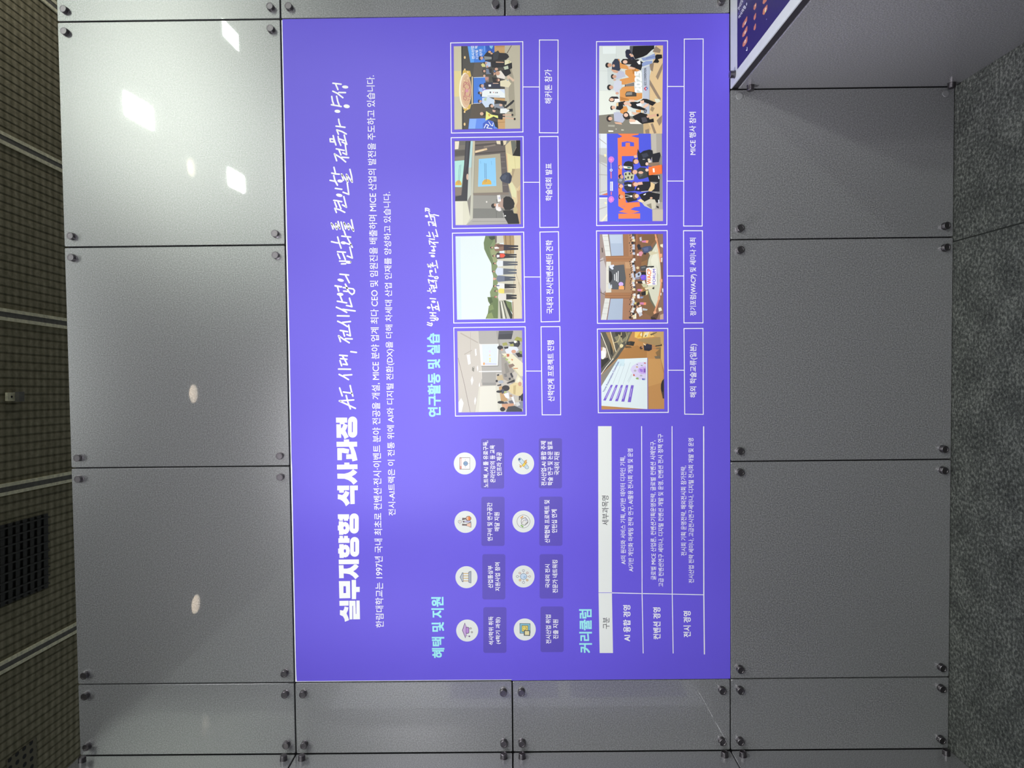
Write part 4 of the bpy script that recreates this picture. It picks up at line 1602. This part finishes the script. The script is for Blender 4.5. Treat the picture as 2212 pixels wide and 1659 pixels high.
for _y in list(range(170, 500, 42)) + list(range(560, 1070, 34)) + list(range(1120, 1500, 38)):
    _x = 690 + _r.uniform(-16, 22)
    A6 += 'o %s %g %g 16 12\no %s %g %g 14 13\n%s %g,%g %g,%g %g,%g %g,%g\n' % (
        _r.choice(('2a2624', '3a302c', '4a3c34')), _x - 6, _y, 'd8ae90', _x + 8, _y + 3, _r.choice(('e6e4e0', '4a4c5a', '2c2a30', 'c4c8d4', 'e8d8b0')),
        _x + 14, _y - 18, _x + 50, _y - 22, _x + 52, _y + 20, _x + 14, _y + 16)
A6 += '''f6f2ea 925,712 935,692 990,684 1005,700 1092,692 1096,962 1015,968 935,966'''
A7 = '''4f57da 178,65 1205,65 1222,1490 185,1498
c9cac8 178,65 310,65 318,1492 185,1498
dfe4ea 180,66 305,66 308,300 182,300
b0aeaa 182,400 316,440 316,560 182,520
aaa6a2 190,70 198,70 206,1060 196,1060
aaa6a2 182,140 300,230 305,245 182,155
aaa6a2 182,520 312,600 312,612 182,535
aaa6a2 182,725 312,735 312,745 182,740
aaa6a2 182,1290 310,1250 310,1262 182,1305
aaa6a2 188,1020 316,990 316,1002 188,1035
e6dcc4 205,1498 312,1370 318,1400 245,1497
f6e6b0 265,400 290,400 300,430 290,445 268,440
f6e6b0 268,1185 300,1180 310,1205 285,1215
d06c4c 215,1062 318,1030 319,1068
4f57da 185,1068 319,1068 319,1105 185,1105
f2f2f0 183,1108 319,1108 319,1120 183,1122
aaa298 1020,65 1205,65 1222,1490 1050,1490 1046,1290 1030,300
beb6aa 1030,66 1110,66 1120,420 1040,420
8f8a84 1120,430 1205,430 1212,1180 1120,1180
c0b4a4 1052,1300 1222,1300 1222,1488 1052,1490
f07f49 497,1370 850,1364 850,1450 498,1452
f07f49 495,1245 600,1250 840,1190 850,1255 760,1262 690,1300 845,1335 740,1362 660,1366 500,1338 590,1300
f07f49 497,1002 560,1002 600,1020 620,1190 840,1180 842,1245 495,1245
f07f49 488,375 800,365 802,430 552,432 556,1010 495,1012
f07f49 483,135 828,132 830,372 490,385
4f57da 550,278 550,206 640,190 750,210 752,272 686,272 684,212 614,214 612,278
f07f49 483,66 826,66 825,82 700,105 825,136 640,140 483,150 560,110
d07ad6 330,480 345,450 375,435 410,445 430,480 415,520 380,545 345,525
ee90d0 355,485 375,465 400,485 380,515
d07ad6 330,1130 350,1095 385,1080 415,1100 430,1135 410,1175 370,1195 340,1170
ee90d0 358,1135 380,1110 402,1135 380,1165
l c8b8f0 10 375,550 378,630
o f0f0f6 378 660 22 22
o 4f57da 378 660 11 11
l ea7a8a 16 376,690 378,790
l ea7a8a 14 380,1015 380,1060
f2f2f6 362,850 378,846 380,1000 362,995
f2f2f6 385,848 405,846 406,998 388,1000
l 4f57da 3 372,870 372,980
24242b 580,565 610,525 660,512 725,525 745,600 740,662 620,665 588,640
eae6da 575,592 715,606 716,645 580,630
2f7a6a 640,605 700,612 690,632 645,628
o 2a2224 512 612 16 34
o e2ae90 535 612 34 30
o 6a6d7c 540 838 60 52
o 9a9caa 530 825 26 22
o 2a2426 525 762 28 32
o d09a7c 552 770 28 30
c2c2a0 585,705 650,680 760,722 742,822 600,832
3a3a34 600,720 625,705 630,740 610,750
3a3a34 660,705 690,700 690,735 668,740
3a3a34 640,770 665,760 670,795 645,800
3a3a34 700,760 730,755 720,800 700,800
3a3a34 600,790 620,785 625,815 605,815
262a36 588,862 645,845 765,872 760,1000 640,1012 590,960
f0f2f4 650,890 705,895 702,930 655,922
l b8c0cc 5 590,910 650,900
o 2a2426 512 925 16 34
o e2ae90 540 925 36 30
24242a 600,1040 690,1020 785,1030 800,1150 650,1188 605,1120
l eef0f4 5 605,1060 700,1080
l eef0f4 5 605,1110 700,1090
f0f0ee 690,1072 720,1072 720,1100 692,1102
o 2a2426 515 1095 16 38
o d8a080 545 1095 34 30
20222a 810,315 850,385 900,350 1000,325 1050,338 1060,400 1010,520 960,600 860,600 815,490 805,380
3a3e4c 870,400 960,380 990,430 900,470
o e6b296 775 440 30 24
22222a 1040,400 1170,370 1185,420 1150,540 1050,540
o 5a3a2c 755 520 30 48
o e6b296 785 522 40 38
b0b0b8 890,480 930,480 930,490 890,492
3c3e3e 795,650 850,615 930,620 1000,690 1005,765 900,800 830,812 785,745
5a5c5a 810,700 870,680 900,740 850,780
o e6b296 860 700 40 22
o 5a3a2c 728 690 26 42
o e6b296 765 692 40 36
1e1d22 960,700 1060,740 1170,745 1165,860 1000,850
201f26 760,1000 820,880 900,850 1010,845 1100,890 1165,850 1165,1010 900,1012
e8b49c 810,860 880,850 895,895 820,905
o 8a4a34 745 890 28 46
o e8b49c 778 892 40 34
e2c492 985,985 1020,920 1020,850 1090,890 1080,965 1030,1010 985,1005
o e8bca0 820 965 16 16
l d8d8dc 8 870,1012 985,1000
1b1a1f 830,1060 900,1035 1000,1012 1172,1050 1150,1190 900,1175
e6e6ec 900,1060 945,1035 940,1060 910,1072
o 7a5a44 765 1085 36 48
o f0c098 795 1082 34 32
cbc3b0 880,1195 1010,1130 1090,1140 1115,1210 1095,1285 1040,1300 920,1245
8f8878 950,1225 1030,1200 1040,1290 1025,1290
f2d4a2 803,1158 860,1128 918,1172 880,1192
o e0b090 1030 1115 22 16
l f2f2f2 16 1150,1150 1155,1195
l f2f2f2 14 1148,760 1155,800
2a2626 1110,1240 1150,1250 1155,1285 1120,1275
ef7838 985,612 1198,572 1206,720 992,746
c85a26 1198,572 1208,590 1210,715 1204,722
f6ece4 1052,634 1082,630 1088,695 1060,698
8e7662 980,542 1160,530 1165,575 985,602
o f0c8b0 960 560 24 26
o f0c8b0 960 660 26 24
d8c8b0 970,480 1000,470 1030,510 980,520
f2e8dc 980,520 1030,515 1030,535 985,540'''
A8 = '''d3d8d4 175,210 1170,203 1157,1578 168,1578
dde0d6 178,900 440,900 430,1280 170,1290
c6ccca 300,480 520,470 540,900 310,900
e0e6e4 230,220 440,220 440,330 235,335
l b4b8b4 3 180,600 480,600
l b4b8b4 3 180,905 420,912
l aeb2ae 3 440,215 440,400
7f7a6e 170,1292 400,1270 560,1290 860,1330 866,1578 168,1578
a8a496 315,1440 420,1445 415,1472 315,1468
e8e6d8 320,1525 395,1530 395,1550 320,1552
c8c4b4 430,1500 450,1500 450,1512 430,1512
c8c4b4 520,1510 560,1515 560,1530 520,1530
d8b98c 850,1260 960,700 1000,520 1052,204 1170,203 1157,1578 866,1578 862,1400
c4a67c 865,1440 930,1400 980,1500 940,1578 866,1578
8f7b68 958,725 1135,1030 1122,1072 1060,985 953,800
8f7b68 1058,690 1128,540 1166,475 1160,570 1090,742
8f7b68 1055,212 1135,270 1122,322 1005,305
8f7b68 1070,1372 1156,1288 1150,1400 1112,1458
8f7b68 975,1425 1010,1415 1068,1570 1030,1577
8f7b68 890,1520 950,1500 960,1577 900,1577
8f7b68 960,500 1030,470 1010,610 975,590
9a8468 990,1150 1040,1180 1010,1240 970,1210
b9bfcd 842,560 962,515 958,1272 868,1266
a4aab8 952,520 964,515 960,1272 950,1270
d99450 580,590 650,572 760,560 815,602 742,612 735,770 565,815 505,812 497,735 640,702 582,650
b87838 690,580 750,565 740,640 700,650
d99450 497,1060 497,905 530,862 570,843 720,838 730,945 845,945 845,1030 760,1062 640,1048
b87838 497,1000 510,1060 640,1050 640,1040
45403a 580,965 600,925 645,920 755,935 757,998 590,1003
8a8680 590,960 610,935 688,930 688,975 590,980
7a7470 575,815 720,780 722,835 575,845
d99450 505,1290 500,1200 535,1155 600,1150 625,1205 590,1262 545,1295
d99450 745,1215 830,1200 822,1252 755,1246
141216 655,212 1035,205 1032,255 990,280 920,350 860,380 735,420 690,330
56565c 652,212 706,210 688,342 650,342
22243a 582,300 600,268 650,268 690,350 735,425 640,425 590,380
o e2b296 662 345 18 14
e2b296 660,345 712,355 708,382 665,382
2e3448 378,470 420,412 490,415 512,560 490,602 372,585
o d2a288 400 520 20 22
d2a288 350,575 440,590 490,615 480,640 400,625
d99450 465,420 490,415 500,560 630,580 640,530 500,470
o 1f1c1e 305 512 34 40
o c8977c 338 512 34 30
babbcd 445,650 485,600 560,612 585,690 470,722 440,742
d99450 500,735 560,720 560,810 505,810
o 1f1c1e 385 690 28 38
o cc9c84 412 690 32 26
o d2a288 415 740 22 14
cacbd7 405,780 455,740 525,762 525,850 470,900 495,940 440,955 400,880
l 2c2a2e 8 578,815 580,845
o 1f1c1e 335 858 38 44
o cc9c84 362 858 32 30
o d2a288 455 950 26 20
2a2122 322,1060 340,1020 370,1000 460,1002 482,1030 420,1050 400,1085 350,1085
f0e8e4 410,1035 480,1035 500,1080 420,1085
o e0b498 370 1050 34 26
1b1a1e 465,1092 545,1078 548,1180 500,1215 435,1200 450,1130
e2c08c 440,1105 475,1095 475,1150 445,1150
o 2a2122 370 1178 22 34
o dcae92 398 1172 30 26
b5b7c8 400,1250 480,1240 580,1290 570,1370 540,1410 410,1385
o 2a2222 330 1345 42 50
o dcae92 348 1345 32 30
d8ac90 410,1400 520,1405 530,1440 430,1425
2a2122 515,450 545,415 650,415 760,470 770,520 650,500 560,500 525,490
1f1d22 640,430 780,420 862,470 825,592 740,562 640,540 690,490
e0b498 610,520 740,555 720,580 640,575
o e6bca4 580 462 36 28
f2eeea 760,460 815,430 820,500 790,500
8c9cc6 828,400 900,390 1042,330 1052,412 862,445
8c9cc6 838,485 900,450 1002,445 1002,482 850,535
7484b0 900,400 1040,370 1045,385 905,415
151416 1048,365 1070,345 1150,348 1158,402 1090,420 1110,455 1090,478 1010,472 1050,420
17161a 640,1100 700,1078 780,1090 860,1035 920,1040 1062,1095 1005,1148 930,1110 850,1080 750,1130 905,1195 870,1218 700,1182 645,1150
e6bca4 650,1050 720,1050 730,1085 660,1085
e6bca4 808,1070 872,1058 876,1108 822,1116
e6bca4 850,1165 900,1120 945,1108 945,1145 880,1182
f0eef2 750,1120 830,1100 840,1150 770,1150
d99450 640,1048 645,1070 500,1078 497,1060
o 3a2a26 565 1105 24 36
o e6bca4 590 1110 32 28
e6bca4 630,1080 680,1130 670,1155 620,1140
d8d8c4 1040,1035 1112,1040 1132,1080 1072,1102 1045,1070
e8e2d8 610,1240 680,1230 680,1290 640,1300
e2b89c 680,1240 790,1260 800,1310 700,1280
1a181c 690,1312 820,1250 920,1278 962,1360 945,1412 850,1428 740,1372
4a464c 830,1330 900,1320 930,1390 850,1410
eae6dc 640,1392 760,1368 842,1432 660,1428
e2b89c 640,1340 740,1365 740,1395 650,1400
2b2220 540,1300 560,1250 610,1240 640,1270 660,1350 600,1360 560,1340
o e6bca4 592 1290 34 30
dcac90 912,1302 1070,1275 1080,1305 920,1332
151416 1068,1278 1095,1268 1106,1300 1085,1316 1072,1305
1a181c 940,1362 1020,1345 1028,1400 940,1412
c43c50 905,842 870,878 900,914 915,880
3c78c8 905,842 935,872 905,914 915,880
f0f0f0 905,866 918,878 905,892 893,880'''

Z = {1: (900, 690, .14919), 2: (900, 440, .16880), 3: (960, 280, .13261), 4: (960, 70, .13860),
     5: (1270, 690, .13261), 6: (1270, 485, .13561), 7: (1270, 280, .13261), 8: (1270, 70, .13860)}


# print density of each photograph
DENSITY = {1: .70, 2: .72, 3: .74, 4: .84, 5: .78, 6: .82, 7: .86, 8: .92}


def framed(outer, cap, conns, shots, caption, label):
    fr = PR(); fr.outline(WHITE, 1.75, outer)
    for y, xa, xb in conns:
        fr.poly(WHITE, [(xa, y - .85), (xb, y - .85), (xb, y + .85), (xa, y + .85)])
    f = pobj(fr, 'picture_frame')
    for k, art, lab, extra in shots:
        pr = PR(Z[k], 10); pr.gain = DENSITY[k]; pr.draw(art)
        for e in extra: pr.glyphs(*e)
        pobj(pr, 'photograph', f)['label'] = lab
    cp = PR(); cp.outline(WHITE, 1.75, cap)
    c = pobj(cp, 'caption_box')
    text_line(*caption, None, WHITE, .010, 'caption_text', c)


framed([(979.4, 707.0), (1135.4, 705.2), (1137.5, 897.8), (983, 899.6)], [(1167.8, 705), (1210.3, 704.6), (1212, 897), (1170.3, 897)], [(801.5, 1135.5, 1169)],
       [(1, A1, 'printed photograph of students round tables in a meeting room', [])], ('산학연계 프로젝트 진행', 867.2, 735.2, 1182.6, 1197.2), '')
framed([(976.3, 502.8), (1132, 500.4), (1134.6, 696.6), (979.3, 698.6)], [(1165.5, 500.4), (1207.2, 499.6), (1209.7, 695.2), (1168, 696.2)], [(598.3, 1132.5, 1167)],
       [(2, A2, 'printed photograph of eight people standing in line before a green hill', [])], ('국내외 전시컨벤션센터 견학', 677.7, 518.8, 1179.6, 1195), '')
framed([(973.7, 296.6), (1130.8, 294.3), (1132, 492.2), (976.2, 494.4)], [(1164.2, 294.3), (1206.2, 293.9), (1207.3, 491.8), (1165.3, 492.2)], [(393.8, 1130.5, 1165)],
       [(3, A3, 'printed photograph of a talk with a blue slide on a screen', [])], ('학술대회 발표', 433.8, 352.9, 1178.1, 1192.7), '')
framed([(972.5, 91.9), (1130.2, 89.1), (1130.5, 285.9), (974.3, 288.3)], [(1164.4, 85.5), (1206.4, 85.5), (1206, 288), (1164.4, 287.6)], [(187.8, 1129, 1165)],
       [(4, A4, 'printed photograph of a prize group under a round stage logo', [
           ('e8eef8', '전시산업', [(428, 420), (412, 217), (462, 215), (478, 418)], .02), ('e8eef8', '디지털 혁', [(492, 418), (474, 217), (520, 215), (532, 416)], .02),
           ('d8e2f4', '해커톤', [(548, 370), (540, 262), (590, 260), (598, 368)], .02)])], ('해커톤 참가', 224, 150, 1176.4, 1192.6), '')
framed([(1289.5, 709.9), (1443.3, 708.6), (1444.4, 891.6), (1291.6, 892.5)], [(1476.5, 709), (1519.3, 708.6), (1520, 896), (1478.2, 895.5)], [(799.8, 1442.5, 1478)],
       [(5, A5, 'printed photograph of a speaker by a large slide in an orange hall', [
           ('4a44a8', 'Now Automation Common', [(236, 1175), (478, 690), (512, 690), (268, 1175)], .01)])], ('해외 학술교류(일본)', 858.7, 743, 1490, 1506.7), '')
framed([(1287.6, 497.9), (1442, 497.2), (1442.9, 698.6), (1289.7, 699.3)], [(1475.7, 497.5), (1518.2, 497.5), (1519.3, 698.3), (1476.5, 698.3)], [(596.2, 1441, 1477)],
       [(6, A6, 'printed photograph of a round forum hall with an orange and purple sign', [
           ('ee8038', 'WACP', [(938, 952), (940, 708), (1006, 706), (1004, 950)], .02), ('5a48c0', 'FORUM', [(1028, 955), (1030, 710), (1076, 708), (1074, 953)], .012)])],
       ('정기포럼(WACP) 및 세미나 개최', 681.9, 513.9, 1490.2, 1505.8), '')
framed([(1287.7, 89), (1442.9, 87.3), (1441.4, 486.4), (1287.9, 488.2)], [(1477.2, 83.6), (1519.8, 83.2), (1517.7, 489.1), (1475.8, 489.1)],
       [(186.8, 1441, 1477), (391.1, 1440, 1477)],
       [(7, A7, 'printed photograph of people crouching before huge orange letters on blue', []),
        (8, A8, 'printed photograph of people posing round orange letters and 2025', [
            ('f4f6f4', '2025', [(732, 945), (722, 605), (838, 600), (848, 940)], .045), ('3a3c44', 'GCC CONVENTION', [(872, 830), (872, 560), (908, 560), (910, 830)], .01),
            ('2c2c34', 'G', [(872, 1256), (876, 1205), (918, 1205), (914, 1256)], .03)])],
       ('MICE 행사 참여', 334.6, 241.9, 1488.8, 1503.4), '')

# ------------------------------------------------------------------ sheet on the counter top
c0 = on_level(1570 + 190 * .12056, 1245 * .12056, CZ)
CO = Vector(counter.location)


def cobj(pr, name, parent):
    return pr.obj(name, parent, CO)


class TopPrint(Print):
    def __init__(self, frame=(0, 0, 1), base=4):
        Print.__init__(self, frame, self.top, 0, base)

    def top(self, px, py):
        p = on_level(px, py, CZ)
        return Vector((p.x, p.y, CZ + 0.0004 + self.n * Print.STEP))

    def lift(self, i, q):
        self.v[i].z += q * Print.STEP * 0.15


tp = TopPrint(base=2)
b = len(tp.v)
for x, y in ((c0.x, c0.y), (CX + .93, c0.y), (CX + .93, -CD + .07), (c0.x, -CD + .07)):
    tp.v.append(Vector((x, y, CZ + 0.0004))); tp.c.append(rgb('170d46'))
tp.t += [(0, 1, 2), (0, 2, 3)]
sheet_o = cobj(tp, 'info_sheet', counter)
T = (1570, 0, .12056)
PILLS = (('275,480 290,420 365,290 370,300 368,372 320,460 290,502', '318,440 330,400 345,380 352,395 335,440'), ('278,650 290,590 368,460 372,470 370,552 320,640 290,668', '318,600 328,560 340,545 346,560 332,610'),
         ('282,822 295,760 366,645 373,660 370,742 330,812 296,842', '318,770 326,720 338,705 344,720 330,775'), ('480,165 490,100 525,50 532,60 528,130 500,182', '505,110 515,85 525,70 524,95 512,118'),
         ('482,342 490,290 522,228 528,240 522,312 500,362', ''), ('481,530 490,478 518,415 525,430 521,500 500,545', ''), ('645,60 655,0 715,-70 722,-60 715,20 665,75', ''),
         ('642,255 655,170 726,80 732,90 728,172 670,268', '680,200 690,160 706,130 712,150 700,190'))
for k, (q, r_) in enumerate(PILLS):
    tp = TopPrint(T, 6)
    tp.poly('9c5f46', PL(q))
    if r_: tp.poly('bcb2a2', PL(r_))
    if k == 7: tp.poly('a8d87c', PL('682,212 700,190 708,196 690,222'))
    cobj(tp, 'pill_shape', sheet_o)
for h, s_, q, bo in (('b8b8c4', '전시산업', [(196, 150), (262, -30), (300, 20), (222, 190)], .02), ('6a64a0', '융합 전공 안내', [(200, 240), (322, 10), (338, 10), (212, 270)], 0),
                     ('b8b8c4', '석사과정', [(200, 310), (310, 90), (352, 130), (225, 345)], .02)):
    tp = TopPrint(T, 8); tp.glyphs(h, s_, q, bo); cobj(tp, 'text_line', sheet_o)
for q in ('348,70 360,40 368,70 352,110', '345,905 365,880 362,850 372,840 372,900 352,915', '708,345 716,332 720,345 712,355'):
    tp = TopPrint(T, 8); tp.poly('b0b0c0', PL(q)); cobj(tp, 'printed_mark', sheet_o)

# ------------------------------------------------------------------ white display sheet on the side wall, seen mirrored in the narrow panels
side = empty('display_sheet', (-0.25 - 0.002, -0.31, M), 'white display sheet with dark purple fields on the left side wall, outside the photo', 'poster')


def inked(name, co, faces, h, parent):
    me = bpy.data.meshes.new(name)
    me.from_pydata(co, [], faces)
    at = me.color_attributes.new('ink', 'FLOAT_COLOR', 'POINT'); at.data.foreach_set('color', list(rgb(h)) * len(co))
    return link(name, me, INK, parent)


def quad_x(x, ya, yb, za, zb): return [(x, ya + 0.31, za - M), (x, yb + 0.31, za - M), (x, yb + 0.31, zb - M), (x, ya + 0.31, zb - M)]


bm = bmesh.new(); box_bm(bm, (-PT + 0.003, -3 * M + 0.002, 0.002), (0.0, -0.002, 3 * M - 0.002))
o = link('backing_sheet', finish(bm, 'backing_sheet'), mat_simple('grey_backing', '66686a', 0.45), side)
inked('white_ground', quad_x(0.0006, -0.322, -2.48, 0.752, 2.22), [(0, 1, 2, 3)], 'd4d6d6', side)
inked('purple_field', quad_x(0.0010, -0.395, -2.42, 0.80, 1.266), [(0, 1, 2, 3)], '54479e', side)
inked('purple_field', quad_x(0.0010, -0.395, -2.42, 1.318, 1.76), [(0, 1, 2, 3)], '54479e', side)
inked('white_tab', quad_x(0.0014, -0.43, -0.48, 1.434, 1.566), [(0, 1, 2, 3)], 'd4d6d6', side)
